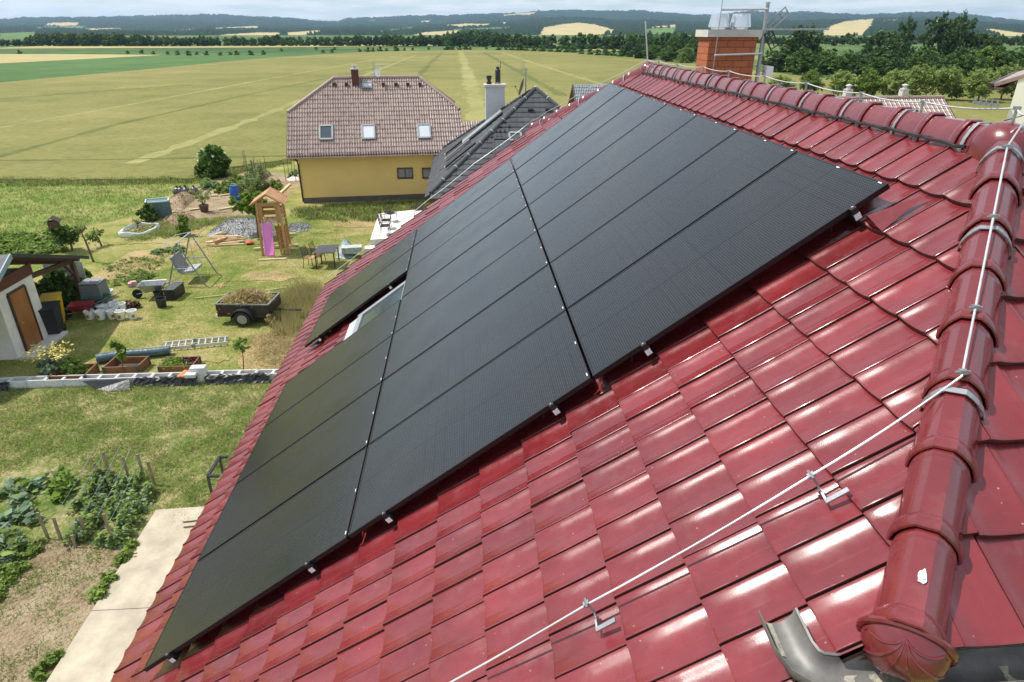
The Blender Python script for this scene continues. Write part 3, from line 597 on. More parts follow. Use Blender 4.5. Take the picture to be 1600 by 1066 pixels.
# the ripening field, knee high, with a real edge
FE = pix((-400, 300), (-60, 287), (0, 283), (130, 284), (230, 283), (300, 282), (330, 268), (450, 252), (1000, 252))
FE2 = [Vector((FE[-1].x, FE[-1].y, 0)), Vector((70, 46, 0))]
far = pix((1600, 108), (1290, 124), (1085, 100), (1000, 92), (930, 84), (860, 80), (720, 78.5), (560, 82), (400, 92.5), (200, 112), (0, 130.5), (-300, 158))
fp = [Vector((p.x, p.y)) for p in FE+[Vector((90, 60, 0))]+far]
v = MB(); rr = random.Random(4); edge = []
for a, b in zip(fp[:8], fp[1:9]):
    k = max(2, int((b-a).length/.45))
    for i in range(k): edge.append(a.lerp(b, i/k)+Vector((rr.gauss(0, .12), rr.gauss(0, .12))))
fp2 = edge+fp[9:]
v.prism([(p.x, p.y) for p in fp2], -.02, .16); fo = v.build('crop_field', M['crop']); struct(fo)
def line_px(name, pts, wd, m, z=.172):
    P = [gp(x, y, .16) for x, y in pts]; v = MB(); vs = []
    r = random.Random(len(pts)*7+int(pts[0][0]))
    Q = []
    for a, b in zip(P[:-1], P[1:]):
        k = max(2, int((b-a).length/2.0)); Q += [a.lerp(b, i/k) for i in range(k)]
    Q.append(P[-1])
    for i, p in enumerate(Q):
        t = (Q[min(i+1, len(Q)-1)]-Q[max(0, i-1)]).normalized(); nn = Vector((-t.y, t.x, 0)); ww = wd*(1+r.gauss(0, .34))/2
        vs += [p+nn*ww+Vector((0, 0, z-.16)), p-nn*ww+Vector((0, 0, z-.16))]
    v.add(vs, [(2*i, 2*i+1, 2*i+3, 2*i+2) for i in range(len(Q)-1)]); struct(v.build(name, m))
line_px('tramline', [(-40, 207), (180, 168), (400, 127), (560, 98), (640, 84.5)], .8, M['tram_l'])
line_px('tramline', [(-20, 250), (60, 228), (180, 195), (300, 168), (400, 145), (520, 121), (600, 104)], .8, M['tram_d'])
line_px('tramline', [(205, 256), (300, 222), (400, 185), (475, 155), (560, 122), (650, 86)], 1.2, M['tram_l'])
line_px('tramline', [(752, 190), (745, 165), (735, 130), (726, 100), (720, 80.5)], 2.6, M['tram_l'])
line_px('tramline', [(655, 118), (672, 99), (692, 81.5)], 1.6, M['tram_d'])
line_px('tramline', [(755, 82), (800, 106), (880, 150)], 1.6, M['tram_d'])
line_px('tramline', [(785, 82.5), (850, 104), (940, 132), (1000, 150)], 1.6, M['tram_l'])
line_px('tramline', [(-40, 158), (150, 143), (300, 133)], 1.0, M['tram_d'], .174)
line_px('tramline', [(-40, 251), (100, 250), (200, 249), (320, 246.5), (460, 243)], .55, M['tram_d'], .176)
# fields beyond
sheet('green_field', pix((-300, 160), (0, 130), (200, 111), (400, 92), (560, 81.5), (330, 84.5), (200, 88), (0, 99.5), (-300, 112)), .05, M['green_crop'])
sheet('pale_field', pix((-300, 113), (0, 99.8), (130, 93), (255, 86.6), (130, 85.2), (0, 85), (-300, 86)), .10, M['pale_crop'])
sheet('pale_field', pix((-300, 76.0), (0, 75.6), (60, 72.6), (300, 73.0), (560, 70.2), (720, 70.4), (720, 71.6), (400, 74.8), (200, 75.8), (-300, 78)), .15, M['pale_crop'])
sheet('pale_field', pix((930, 77.4), (990, 78.8), (990, 80.6), (900, 78.8)), .16, M['pale_crop'])

# ---------------------------------------------------------------- neighbouring houses
def hitp(px, py, pt, nrm):
    d = ray(px, py); nrm = np.array(nrm); k = float((np.array(pt)-CAM) @ nrm/(d @ nrm)); return Vector(CAM+k*d)
M['yellow'] = mat('ochre_render', (.78, .54, .19), .85, .05, .5, bump=.1, bscale=120)
M['browntile'] = mat('brown_glazed_tile', (.30, .22, .19), .40, .12, 1.2, island=.09, coat=.12, crough=.25)
M['browncap'] = mat('brown_cap', (.31, .215, .18), .4, .15, 3)
M['darktile'] = mat('anthracite_tile', (.052, .054, .060), .5, .15, 1.5, island=.12)
M['darkcap'] = mat('anthracite_cap', (.05, .054, .058), .4, .15, 3)
M['plinth'] = mat('brown_plinth', (.10, .085, .075), .8, .2, 3)
M['brownframe'] = mat('dark_brown_frame', (.045, .02, .012), .45, .2, 5)
M['sashglass'] = mat('blind_glass', (.55, .57, .60), .12, .06, 1, spec=.6)
yel = thing('yellow_house', 'yellow house with a brown tiled half-hipped roof and three roof windows', 'house')
e0, e1 = gp(448.75, 243.75, 2.9), gp(678.75, 237.5, 2.9); yaw = math.atan2(e1.y-e0.y, e1.x-e0.x)
YL = Matrix.Rotation(yaw, 4, 'Z'); YL.translation = Vector((e0.x, e0.y, 0)); yel.matrix_basis = YL.copy()
YLi = YL.inverted(); tp = math.radians(41); tn = YL.to_3x3() @ Vector((0, -math.sin(tp), math.cos(tp)))
loc = lambda px, py, o=0: YLi @ hitp(px, py, e0+tn*o, tn)
rl_, rr_ = loc(522, 123), loc(655, 121); hl_, hr_ = loc(454, 176), loc(718, 171)
LEN = hr_.x; RUN = (rl_.y+rr_.y)/2; ZRy = 2.9+RUN*math.tan(tp); sR = RUN/math.cos(tp); sH = ((hl_.y+hr_.y)/2)/math.cos(tp)
yt = YL.to_3x3(); yo = YL.translation
def loc2w(A): return A @ np.array(yt).T+np.array(yo)
def Pyel(a, s, h): return loc2w(np.stack([a, s*math.cos(tp)-h*math.sin(tp), 2.9+s*math.sin(tp)+h*math.cos(tp)], 1))
def Pyelb(a, s, h): return loc2w(np.stack([LEN-a, 2*RUN-s*math.cos(tp)+h*math.sin(tp), 2.9+s*math.sin(tp)+h*math.cos(tp)], 1))
xl = lambda s: 0.0 if s < sH else rl_.x*(s-sH)/(sR-sH)
xr = lambda s: LEN if s < sH else LEN-(LEN-rr_.x)*(s-sH)/(sR-sH)
ys = [sR-.34*k-.34 for k in range(int(sR/.34)+1)]
tile_patch('front_roof_slope', Pyel, 0, int(LEN/.30)+1, .30, ys, .34, xl, xr, M['browntile'], yel, ROMAN, .03, .03, .004)
tile_patch('back_roof_slope', Pyelb, 0, int(LEN/.30)+1, .30, ys, .34, lambda s: LEN-xr(s), lambda s: LEN-xl(s), M['browntile'], yel, ROMAN, .03, .03, .004)
W = lambda x, y, z: YL @ Vector((x, y, z))
RPy = lambda x, s, o=0: W(x, s*math.cos(tp)-o*math.sin(tp), 2.9+s*math.sin(tp)+o*math.cos(tp))
v = MB()
for x0, rx in ((0, rl_.x), (LEN, rr_.x)):
    A = RPy(x0, sH); B = W(x0, 2*RUN-sH*math.cos(tp), 2.9+sH*math.sin(tp)); v.slab([A, B, W(rx, RUN, ZRy)], .06)
v.build('hip_slope', M['browntile'], yel)
v = MB(); Q = [W(rl_.x, RUN, ZRy+.03), W(rr_.x, RUN, ZRy+.03)]; v.tube(Q, .12, 8); v.build('ridge_cap', M['browncap'], yel)
for x0, rx in ((0, rl_.x), (LEN, rr_.x)):
    v = MB(); v.tube([RPy(x0, sH, .03), W(rx, RUN, ZRy+.03)], .11, 8); v.tube([W(x0, 2*RUN-sH*math.cos(tp), 2.9+sH*math.sin(tp)+.03), W(rx, RUN, ZRy+.03)], .11, 8); v.build('hip_cap', M['browncap'], yel)
v = MB()
pts = [(.55, 0), (.55+0, 2.85)]
prof_ = [(.65, -.1), (.65, 2.9+.30), (sH*math.cos(tp), 2.9+sH*math.sin(tp)-.2), (2*RUN-sH*math.cos(tp), 2.9+sH*math.sin(tp)-.2), (2*RUN-.65, 3.2), (2*RUN-.65, -.1)]
vs = [W(x, y, z) for x in (.50, LEN-.5) for y, z in prof_]; v.add(vs, [tuple(range(6)), tuple(range(6, 12))[::-1]]+[(i, (i+1) % 6, (i+1) % 6+6, i+6) for i in range(6)]); v.build('wall', M['yellow'], yel)
v = MB(); c_ = W(LEN/2, RUN, .12); v.box(c_, (LEN-.94, 2*RUN-1.24, .36), yaw); v.build('plinth', M['plinth'], yel)
v = MB(); v.beam(RPy(-.02, -.03, -.04), RPy(LEN+.02, -.03, -.04), .05, .18); v.tube([W(-.02, -.09, 2.84), W(LEN+.02, -.09, 2.84)], .07, 8); v.build('eave_gutter', M['brownframe'], yel)
v = MB(); v.tube([W(.35, -.05, 2.8), W(.42, .5, 2.55), W(.46, .60, 2.3), W(.46, .60, .1)], .05, 8); v.build('downpipe', M['brownframe'], yel)
v = MB()
for x0 in (-.02, LEN+.02):
    v.beam(RPy(x0, -.02, -.03), RPy(x0, sH, -.03), .03, .16)
v.build('barge_board', M['brownframe'], yel)
def rwin(parent, x, s, w_, h_, frm, gl_, f=RPy, ax=None, name='roof_window'):
    R = (YL.to_3x3() @ Matrix(((1, 0, 0), (0, math.cos(tp), -math.sin(tp)), (0, math.sin(tp), math.cos(tp)))))
    v = MB()
    for dx, ds, a, b in ((-w_/2, 0, .09, h_), (w_/2, 0, .09, h_), (0, -h_/2, w_+.09, .10), (0, h_/2, w_+.09, .10)): v.box(f(x+dx, s+ds, .09), (a, b, .10), 0, 0, R)
    o = v.build(name, frm, parent); g_ = MB(); g_.box(f(x, s, .085), (w_-.09, h_-.1, .03), 0, 0, R); g_.build('pane', gl_, o); return o
for px, py, m_ in ((509.5, 206.5, M['glass']), (575.5, 205.5, M['sashglass']), (662.5, 204.5, M['sashglass'])):
    q = loc(px, py, .06); rwin(yel, q.x, q.y/math.cos(tp), .72, 1.0, M['greyframe'], m_)
q = loc(573.5, 132.5, .06); rwin(yel, q.x, q.y/math.cos(tp), .5, .42, M['greyframe'], M['sashglass'], name='roof_hatch')
for px in (523, 541.5, 599, 619, 637, 656):
    q = loc(px, 133.5); v = MB(); p_ = RPy(q.x, q.y/math.cos(tp), .10); v.box(p_, (.20, .18, .16), yaw); v.build('vent_tile', M['brownframe'], yel)
q = loc(556, 133); v = MB(); v.box(W(q.x, q.y+.1, ZRy-.13), (.42, .42, 1.3), yaw); cm = v.build('chimney', brickmat('dark_red_brick', (.16, .045, .03), (.13, .04, .03), (.1, .06, .05), .22, .08), yel)
v = MB(); v.box(W(q.x, q.y+.1, ZRy+.55), (.54, .54, .07), yaw); v.tube([W(q.x, q.y+.1, ZRy+.57), W(q.x, q.y+.1, ZRy+.72)], .09, 8); v.box(W(q.x, q.y+.1, ZRy+.76), (.3, .3, .02), yaw); v.build('cap', M['concrete'], cm)
q = loc(586, 130); v = MB(); b_ = W(q.x, q.y, ZRy-.3); v.tube([b_, b_+Vector((0, 0, 1.25))], .025, 6); v.build('antenna_pole', M['zinc'], yel)
v = MB(); t_ = b_+Vector((0, 0, 1.1)); v.tube([t_, t_+Vector((1.0, 0, .0))], .018, 5)
for k in range(6): v.tube([t_+Vector((.2+.15*k, -.12, 0)), t_+Vector((.2+.15*k, .12, 0))], .008, 4)
v.tube([t_-Vector((0, 0, .15)), t_+Vector((.6, 0, -.18))], .012, 5); v.build('antenna', M['wire'], yel)
v = MB()
def dish(v, c, n_, r, mi=0):
    n_ = Vector(n_).normalized(); a = n_.cross(Vector((0, 0, 1))).normalized(); b = a.cross(n_); vs = []
    for i in range(5):
        rr_2 = r*i/4; off = .18*r*(i/4)**2
        for k in range(14): vs.append(Vector(c)+a*rr_2*math.cos(2*PI*k/14)+b*rr_2*1.05*math.sin(2*PI*k/14)+n_*off)
    v.add(vs, [(i*14+k, i*14+(k+1) % 14, (i+1)*14+(k+1) % 14, (i+1)*14+k) for i in range(4) for k in range(14)], mi)
    v.tube([Vector(c)-b*r*.9, Vector(c)+n_*r*.9-b*.1*r], .012, 5, mi); v.box(Vector(c)+n_*r*.9-b*.1*r, (.06, .06, .06), 0, mi)
dish(v, b_+Vector((.18, -.12, .62)), (.75, -.7, .3), .24); v.build('satellite_dish', M['white_plastic'], yel, 40)
for px0, px1 in ((621, 645), (660, 676)):
    A = hitp(px0, 263.5, W(0, .62, 0), YL.to_3x3() @ Vector((0, 1, 0))); B = hitp(px1, 278, W(0, .62, 0), YL.to_3x3() @ Vector((0, 1, 0)))
    if px0 == 660: B = A+Vector((.95, .09, B.z-A.z))
    la, lb = YLi @ A, YLi @ B; x0, x1, z0, z1 = la.x, lb.x, lb.z, la.z
    v = MB()
    for cx_, cz_, a, b in ((x0, (z0+z1)/2, .07, z1-z0), (x1, (z0+z1)/2, .07, z1-z0), ((x0+x1)/2, (z0+z1)/2, .06, z1-z0), ((x0+x1)/2, z0, x1-x0+.07, .08), ((x0+x1)/2, z1, x1-x0+.07, .07)): v.box(W(cx_, .64, cz_), (a, .10, b), yaw)
    f_ = v.build('window', M['brownframe'], yel); g_ = MB(); g_.box(W((x0+x1)/2, .655, (z0+z1)/2), (x1-x0, .03, z1-z0), yaw); g_.build('pane', M['glass'], f_)
# lower wing to its right
ann = Matrix(YL); sA = loc(735, 191).y/math.cos(tp)
v = MB(); v.slab([RPy(LEN-.05, -.0, -.05), RPy(LEN+3.2, -.0, -.05), RPy(LEN+3.2, sA, -.05), RPy(LEN-.05, sA, -.05)], .08); v.slab([RPy(LEN-.05, sA, -.05), RPy(LEN+3.2, sA, -.05), W(LEN+3.2, 2*sA*math.cos(tp), 2.8), W(LEN-.05, 2*sA*math.cos(tp), 2.8)], .08); v.build('wing_roof_body', M['browncap'], yel)
tile_patch('wing_roof', Pyel, LEN-.0, 11, .30, [sA-.34*k-.34 for k in range(int(sA/.34))], .34, lambda s: LEN, lambda s: LEN+3.2, M['browntile'], yel, ROMAN, .03, .03, .004)
v = MB(); v.box(W(LEN+1.5, sA*math.cos(tp), 1.5), (3.0, 2*sA*math.cos(tp)-1.2, 2.9), yaw); v.build('wing_wall', M['yellow'], yel)

# dark hipped house
dk = thing('dark_roofed_house', 'house with an anthracite hipped roof, white chimney and thin roof collectors', 'house', (6.2, 31.8, 0))
DX0, DX1, DY0, DY1, DE = .95, 11.45, 26.15, 37.5, 2.8; AP = Vector((6.2, 31.82, 6.77))
def face(name, P, ln, frac, wa=.30, ga=.345, m=None):
    ss = [ga*k-.03 for k in range(int(ln/ga)+1)]; return ss
rise = AP.z-DE
def mkface(name, o, ax, ay, half, run):
    o, ax, ay = Vector(o), Vector(ax), Vector(ay); ln = math.hypot(run, rise); c, s_ = run/ln, rise/ln
    def P(a, s, h):
        return np.outer(a, np.array(ax))+np.outer(s*c-h*s_, np.array(ay))+np.outer(s*s_+h*c, np.array((0, 0, 1.)))+np.array(o)
    tile_patch(name, P, 0, int(2*half/.30)+1, .30, [ln-.345*(k+1) for k in range(int(ln/.345)+1)], .345, lambda s: half*max(0, min(1, s/ln)), lambda s: 2*half-half*max(0, min(1, s/ln)), M['darktile'], dk, FLAT, .028, .026, .003)
mkface('front_hip_slope', (DX0, DY0, DE), (1, 0, 0), (0, 1, 0), (DX1-DX0)/2, AP.y-DY0)
mkface('left_slope', (DX0, DY1, DE), (0, -1, 0), (1, 0, 0), (DY1-DY0)/2, AP.x-DX0)
mkface('right_slope', (DX1, DY0, DE), (0, 1, 0), (-1, 0, 0), (DY1-DY0)/2, AP.x-DX0)
mkface('back_hip_slope', (DX1, DY1, DE), (-1, 0, 0), (0, -1, 0), (DX1-DX0)/2, AP.y-DY0)
v = MB(); cs_ = [Vector((DX0, DY0, DE-.06)), Vector((DX1, DY0, DE-.06)), Vector((DX1, DY1, DE-.06)), Vector((DX0, DY1, DE-.06))]; v.add(cs_+[AP-Vector((0, 0, .06))], [(0, 1, 4), (1, 2, 4), (2, 3, 4), (3, 0, 4), (3, 2, 1, 0)]); v.build('roof_deck', M['darkcap'], dk)
for q in cs_:
    v = MB(); a = q+Vector((0, 0, .10)); b = AP+Vector((0, 0, .04)); d = b-a; n_ = 18
    for k in range(n_): v.tube([a+d*(k/n_), a+d*((k+1.06)/n_)], [.085, .105], 8)
    hp_ = v.build('hip_cap', M['darkcap'], dk)
    for k in range(1, n_):
        if k % 2: c = MB(); c.tube([a+d*((k+.96)/n_), a+d*((k+1.02)/n_)], .112, 10); c.build('clip', M['wire'], hp_)
v = MB(); v.box(((DX0+DX1)/2, (DY0+DY1)/2, 1.35), (DX1-DX0-1.2, DY1-DY0-1.2, 2.7)); v.build('wall', M['plaster'], dk)
v = MB()
for a, b in zip(cs_, cs_[1:]+cs_[:1]): v.tube([a+Vector((0, 0, -.05)), b+Vector((0, 0, -.05))], .07, 8)
v.build('eave_gutter', M['black_metal'], dk)
ln_ = math.hypot(AP.x-DX0, rise); lc, ls = (AP.x-DX0)/ln_, rise/ln_
DL = lambda y, s, o: Vector((DX0+s*lc-o*ls, y, DE+s*ls+o*lc)); DR = Matrix(((lc, 0, -ls), (0, 1, 0), (ls, 0, lc)))
dn_ = (-ls, 0, lc)
for (a, b, wd, m_) in (((699, 238), (724, 218), .34, M['frame']), ((699, 247), (736, 214), .30, M['zinc']), ((699, 258), (746, 220), .34, M['frame']), ((727, 214), (788, 174), .95, M['greyframe'])):
    A = hitp(*a, DL(30, 0, .16), dn_); B = hitp(*b, DL(30, 0, .16), dn_)
    y_ = (A.y+B.y)/2; sa, sb = (A.x-DX0)/lc, (B.x-DX0)/lc
    v = MB(); v.box(DL(y_, (sa+sb)/2, .15), (sb-sa, wd, .07), 0, 0, DR); cpart = v.build('roof_collector', m_, dk)
    v = MB(); v.box(DL(y_, sa-.03, .15), (.05, wd, .06), 0, 0, DR); v.build('collector_end', M['wire'], cpart)
v = MB(); cX, cY = 4.24, 34.0; v.box((cX, cY, 5.6), (1.02, .85, 2.5)); cm = v.build('chimney', mat('pale_grey_render', (.52, .52, .53), .85, .06, 2), dk)
v = MB(); v.box((cX, cY, 6.80), (1.18, 1.0, .10)); v.build('cap', M['concrete'], cm)
v = MB(); v.lathe((cX-.30, cY, 6.85), [(.14, 0), (.14, .12), (.09, .13), (.09, .22), (.13, .23), (.13, .42), (.02, .44)], 12); v.box((cX-.3, cY, 7.22), (.3, .3, .03)); v.build('flue', M['black_metal'], cm)
v = MB(); v.lathe((cX+.17, cY, 6.85), [(.16, 0), (.16, .07), (.13, .08)], 12); v.build('flue_collar', mat('pink_clay', (.5, .3, .25), .7), cm)
v = MB(); v.lathe((cX+.17, cY, 6.92), [(.14, 0), (.14, .62), (.08, .70), (.08, .76), (.15, .78), (.01, .8)], 14); v.tube([(cX+.30, cY, 7.6), (cX+.32, cY, 7.95)], .015, 5); v.build('flue', M['black_metal'], cm)
v = MB(); pb = Vector((5.75, 32.2, 6.3)); v.tube([pb, pb+Vector((0, 0, 1.45))], .03, 6); v.build('antenna_pole', M['zinc'], dk)
v = MB(); t_ = pb+Vector((0, 0, 1.35)); v.tube([t_+Vector((-1.0, 0, 0)), t_+Vector((.15, 0, 0))], .012, 5)
for k in range(9): v.tube([t_+Vector((-.95+k*.11, -.1, .0)), t_+Vector((-.95+k*.11, .1, 0))], .008, 4)
for k in range(4): v.tube([t_+Vector((-.25+k*.06, 0, -.25+.02*k)), t_+Vector((-.25+k*.06, 0, .35))], .008, 4)
v.build('antenna', M['zinc'], dk)
v = MB(); dish(v, pb+Vector((-.18, -.1, .5)), (-1, -.05, .3), .42); v.build('satellite_dish', M['frame'], dk, 40)
fl = math.hypot(AP.y-DY0, rise); fc2, fs2 = (AP.y-DY0)/fl, rise/fl
DF = lambda x, s, o: Vector((x, DY0+s*fc2-o*fs2, DE+s*fs2+o*fc2)); FR = Matrix(((1, 0, 0), (0, fc2, -fs2), (0, fs2, fc2)))
fn = (0, -fs2, fc2)
for (px, py, w_, h_) in ((788, 230, 1.0, 1.25), (805, 212, .55, .5)):
    A = hitp(px, py, DF(6, 0, .1), fn); s_ = (A.y-DY0)/fc2; v = MB()
    for dx, ds, a, b in ((-w_/2, 0, .09, h_), (w_/2, 0, .09, h_), (0, -h_/2, w_, .1), (0, h_/2, w_, .1)): v.box(DF(A.x+dx, s_+ds, .1), (a, b, .1), 0, 0, FR)
    o = v.build('roof_window', M['darkcap'] if w_ > .9 else M['greyframe'], dk); g_ = MB(); g_.box(DF(A.x, s_, .09), (w_-.08, h_-.08, .03), 0, 0, FR); g_.build('pane', M['glass'], o)
for px, py in ((829, 169), (856, 169)):
    A = hitp(px, py, DF(6, 0, .1), fn); s_ = (A.y-DY0)/fc2; v = MB(); v.box(DF(A.x, s_, .09), (.26, .16, .12), 0, 0, FR); v.build('vent_tile', M['black_metal'], dk)
for k, (px, py) in enumerate(((775, 203), (781, 203), (788, 203), (795, 203), (768, 212), (776, 212), (783, 212), (770, 219), (783, 219), (797, 219), (782, 196), (795, 196), (789, 189))):
    A = hitp(px, py, DF(6, 0, .06), fn); s_ = (A.y-DY0)/fc2; v = MB(); v.box(DF(A.x, s_, .05), (.05, .16, .10), 0, 0, FR); v.build('snow_hook', M['black_metal'], dk)

# small slate roofed house, brown roofed house, cream house on the right
sm = thing('small_house', 'small house with a blue-grey roof and brown boarded gable behind the red roof', 'house', (15, 58, 0))
v = MB()
P = lambda x, y, z: Vector((x, y, z))
sx0, sx1, sy, sz, rn = 12.0, 19.0, 57.0, 5.15, 3.2
def tp_face(x0, x1, y0, z0, y1, z1):
    ln = math.hypot(y1-y0, z1-z0); c, s_ = (y1-y0)/ln, (z1-z0)/ln
    return (lambda a, s, h: np.stack([a, y0+s*c-h*s_*1, z0+s*s_+h*abs(c)], 1)), ln
Pf, ln = tp_face(sx0, sx1, sy-rn, sz-2.5, sy, sz)
M['slate'] = mat('blue_grey_tile', (.16, .19, .22), .45, .15, 1.0, island=.2)
tile_patch('front_roof_slope', Pf, sx0, 24, .30, [ln-.36*(k+1) for k in range(11)], .36, lambda s: sx0, lambda s: sx1, M['slate'], sm, ROMAN, .03, .03)
v.slab([P(sx0, sy-rn, sz-2.53), P(sx1, sy-rn, sz-2.53), P(sx1, sy, sz-.03), P(sx0, sy, sz-.03)], .06); v.slab([P(sx0, sy+rn, sz-2.53), P(sx1, sy+rn, sz-2.53), P(sx1, sy, sz-.03), P(sx0, sy, sz-.03)], .06); v.build('roof_deck', M['slate'], sm)
v = MB(); vs = [P(x, y, z) for x in (sx0+.35, sx1-.35) for y, z in ((sy-rn+.4, 0), (sy-rn+.4, sz-2.4), (sy, sz-.15), (sy+rn-.4, sz-2.4), (sy+rn-.4, 0))]; v.add(vs, [(0,1,2,3,4), (9,8,7,6,5)]+[(i, (i+1) % 5, (i+1) % 5+5, i+5) for i in range(5)]); v.build('boarded_wall', mat('red_brown_board', (.20, .075, .035), .7, .2, 5), sm)
v = MB(); v.beam(P(sx0, sy-rn, sz-2.55), P(sx0, sy, sz-.02), .05, .22); v.beam(P(sx0, sy+rn, sz-2.55), P(sx0, sy, sz-.02), .05, .22); v.build('barge_board', M['wood_brown'], sm)
bh = thing('brown_roofed_house', 'low house with brown tiled roof and two short chimneys beyond the red ridge', 'house', (28, 42, 0))
bx0, bx1, by, bz = 22.0, 33.8, 40.0, 5.45
Pf, ln = tp_face(bx0, bx1, by-4.6, bz-3.2, by, bz)
tile_patch('front_roof_slope', Pf, bx0, 40, .30, [ln-.34*(k+1) for k in range(16)], .34, lambda s: bx0, lambda s: bx1, M['browntile'], bh, ROMAN, .03, .03)
v = MB(); v.slab([P(bx0, by-4.6, bz-3.24), P(bx1, by-4.6, bz-3.24), P(bx1, by, bz-.04), P(bx0, by, bz-.04)], .08); v.slab([P(bx0, by+4.6, bz-3.24), P(bx1, by+4.6, bz-3.24), P(bx1, by, bz-.04), P(bx0, by, bz-.04)], .08); v.build('roof_deck', M['browncap'], bh)
v = MB(); v.tube([P(bx0, by, bz+.04), P(bx1, by, bz+.04)], .12, 8); v.build('ridge_cap', M['browncap'], bh)
v = MB(); vs = [P(x, y, z) for x in (bx0+.4, bx1-.4) for y, z in ((by-4.0, 0), (by-4.0, bz-3.0), (by, bz-.2), (by+4.0, bz-3.0), (by+4.0, 0))]; v.add(vs, [(0,1,2,3,4), (9,8,7,6,5)]+[(i, (i+1) % 5, (i+1) % 5+5, i+5) for i in range(5)]); v.build('wall', M['plaster'], bh)
for px in (1322.5, 1409.5):
    q = hitp(px, 155, (0, by+.25, 0), (0, 1, 0)); v = MB(); v.box((q.x, by+.25, bz+.05), (.42, .42, .9)); cc = v.build('chimney', M['concrete'], bh)
    v = MB(); v.lathe((q.x, by+.25, bz+.5), [(.27, 0), (.27, .06), (.13, .07), (.13, .22), (.2, .25), (.2, .29), (.03, .36)], 12); v.build('pot', M['concrete'], cc)
cr = thing('cream_house', 'cream rendered house gable with a brown eave cut by the right picture edge', 'house', (26, 26, 0))
M['cream'] = mat('cream_render', (.82, .77, .65), .85, .03, 1)
CRM = Matrix.Translation((23.75, 22, 0)) @ Matrix.Rotation(math.radians(-43), 4, 'Z') @ Matrix.Translation((-23.75, -22, 0)); PO = P; P = lambda x, y, z: CRM @ Vector((x, y, z))
gx = 23.75; v = MB(); vs = [P(x, y, z) for y in (22, 32) for x, z in ((gx, 0), (gx, 7.75), (gx+4.5, 9.6), (gx+9, 7.75), (gx+9, 0))]; v.add(vs, [(0,1,2,3,4), (9,8,7,6,5)]+[(i, (i+1) % 5, (i+1) % 5+5, i+5) for i in range(5)]); v.build('wall', M['cream'], cr)
v = MB()
for a, b in (((gx-.75, 7.58), (gx+4.5, 9.78)), ((gx+9.75, 7.58), (gx+4.5, 9.78))): v.slab([P(a[0], 21.97, a[1]), P(b[0], 21.97, b[1]), P(b[0], 32.6, b[1]), P(a[0], 32.6, a[1])], .14)
v.build('roof', M['browncap'], cr)
v = MB(); v.tube([P(gx-.82, 21.4, 7.55), P(gx-.82, 32.6, 7.55)], .075, 8); v.build('eave_gutter', M['brownframe'], cr)
v = MB(); v.beam(P(gx-.62, 21.5, 7.42), P(gx-.62, 32.5, 7.42), .5, .04); v.build('soffit', M['wood_brown'], cr)
v = MB(); v.tube([P(gx-.05, 21.9, 6.25), P(gx+2.2, 21.2, 7.25)], .02, 6); v.tube([P(gx+2.2, 21.2, 7.25), P(gx+2.3, 21.9, 7.0)], .02, 6); v.build('bracket_arm', M['black_metal'], cr)

# ---------------------------------------------------------------- hills
M['forest'] = mat('far_forest', (.018, .040, .015), .9, .3, .012, spec=.05, col2=(.010, .024, .010))
M['hillfield'] = mat('far_stubble', (.42, .34, .17), .9, .12, .01, spec=.1)
M['hillgreen'] = mat('far_pasture', (.10, .17, .045), .9, .15, .01, spec=.1)
TANP = [[(255, 50), (303, 45.5), (303, 49), (240, 54)], [(330, 44), (402, 40.5), (402, 46), (340, 47)], [(345, 54.5), (402, 51), (437, 51), (436, 56), (345, 58)], [(448, 51), (500, 47.5), (500, 53), (452, 56)], [(75, 36), (122, 35), (120, 40), (70, 41)],
 [(645, 55), (662, 50.5), (715, 47.5), (718, 53), (650, 57)], [(658, 33.5), (672, 31.5), (670, 35), (656, 36)], [(690, 40), (728, 37), (765, 37.5), (762, 41.5), (720, 43.5)], [(772, 36.5), (792, 35), (790, 38)], [(783, 23.5), (812, 20.5), (838, 19.3), (826, 24), (788, 25)], [(843, 56), (850, 43), (880, 37.5), (905, 35.5), (930, 38.5), (960, 47), (955, 53), (900, 56)],
 [(1010, 43), (1056, 38.5), (1056, 42.5)], [(1286, 48), (1300, 40), (1322, 33), (1366, 29.5), (1360, 41), (1348, 55), (1288, 56)], [(1368, 33), (1402, 30.5), (1402, 34)], [(1452, 33), (1468, 30), (1468, 37)], [(1538, 46), (1552, 45.5), (1605, 53), (1605, 59), (1556, 55)], [(1498, 38), (1512, 37.5), (1510, 41)], [(565, 34), (587, 31.5), (584, 35)], [(130, 45), (180, 44), (200, 48), (140, 50)], [(1072, 22), (1092, 20.5), (1090, 24.5)]]
GRNP = [[(580, 50), (648, 42), (645, 46), (600, 52)], [(1008, 50), (1012, 45), (1056, 43), (1052, 54), (1020, 54)], [(0, 52), (55, 50), (52, 57), (0, 58)], [(130, 41), (135, 47), (60, 46), (40, 43)], [(708, 46), (800, 42), (790, 47), (715, 49)]]
def inside(px, py, poly):
    r = np.zeros(px.shape, bool); n = len(poly)
    for i in range(n):
        (x0, y0), (x1, y1) = poly[i], poly[(i+1) % n]
        c = ((y0 > py) != (y1 > py)) & (px < (x1-x0)*(py-y0)/((y1-y0) or 1e-9)+x0); r ^= c
    return r
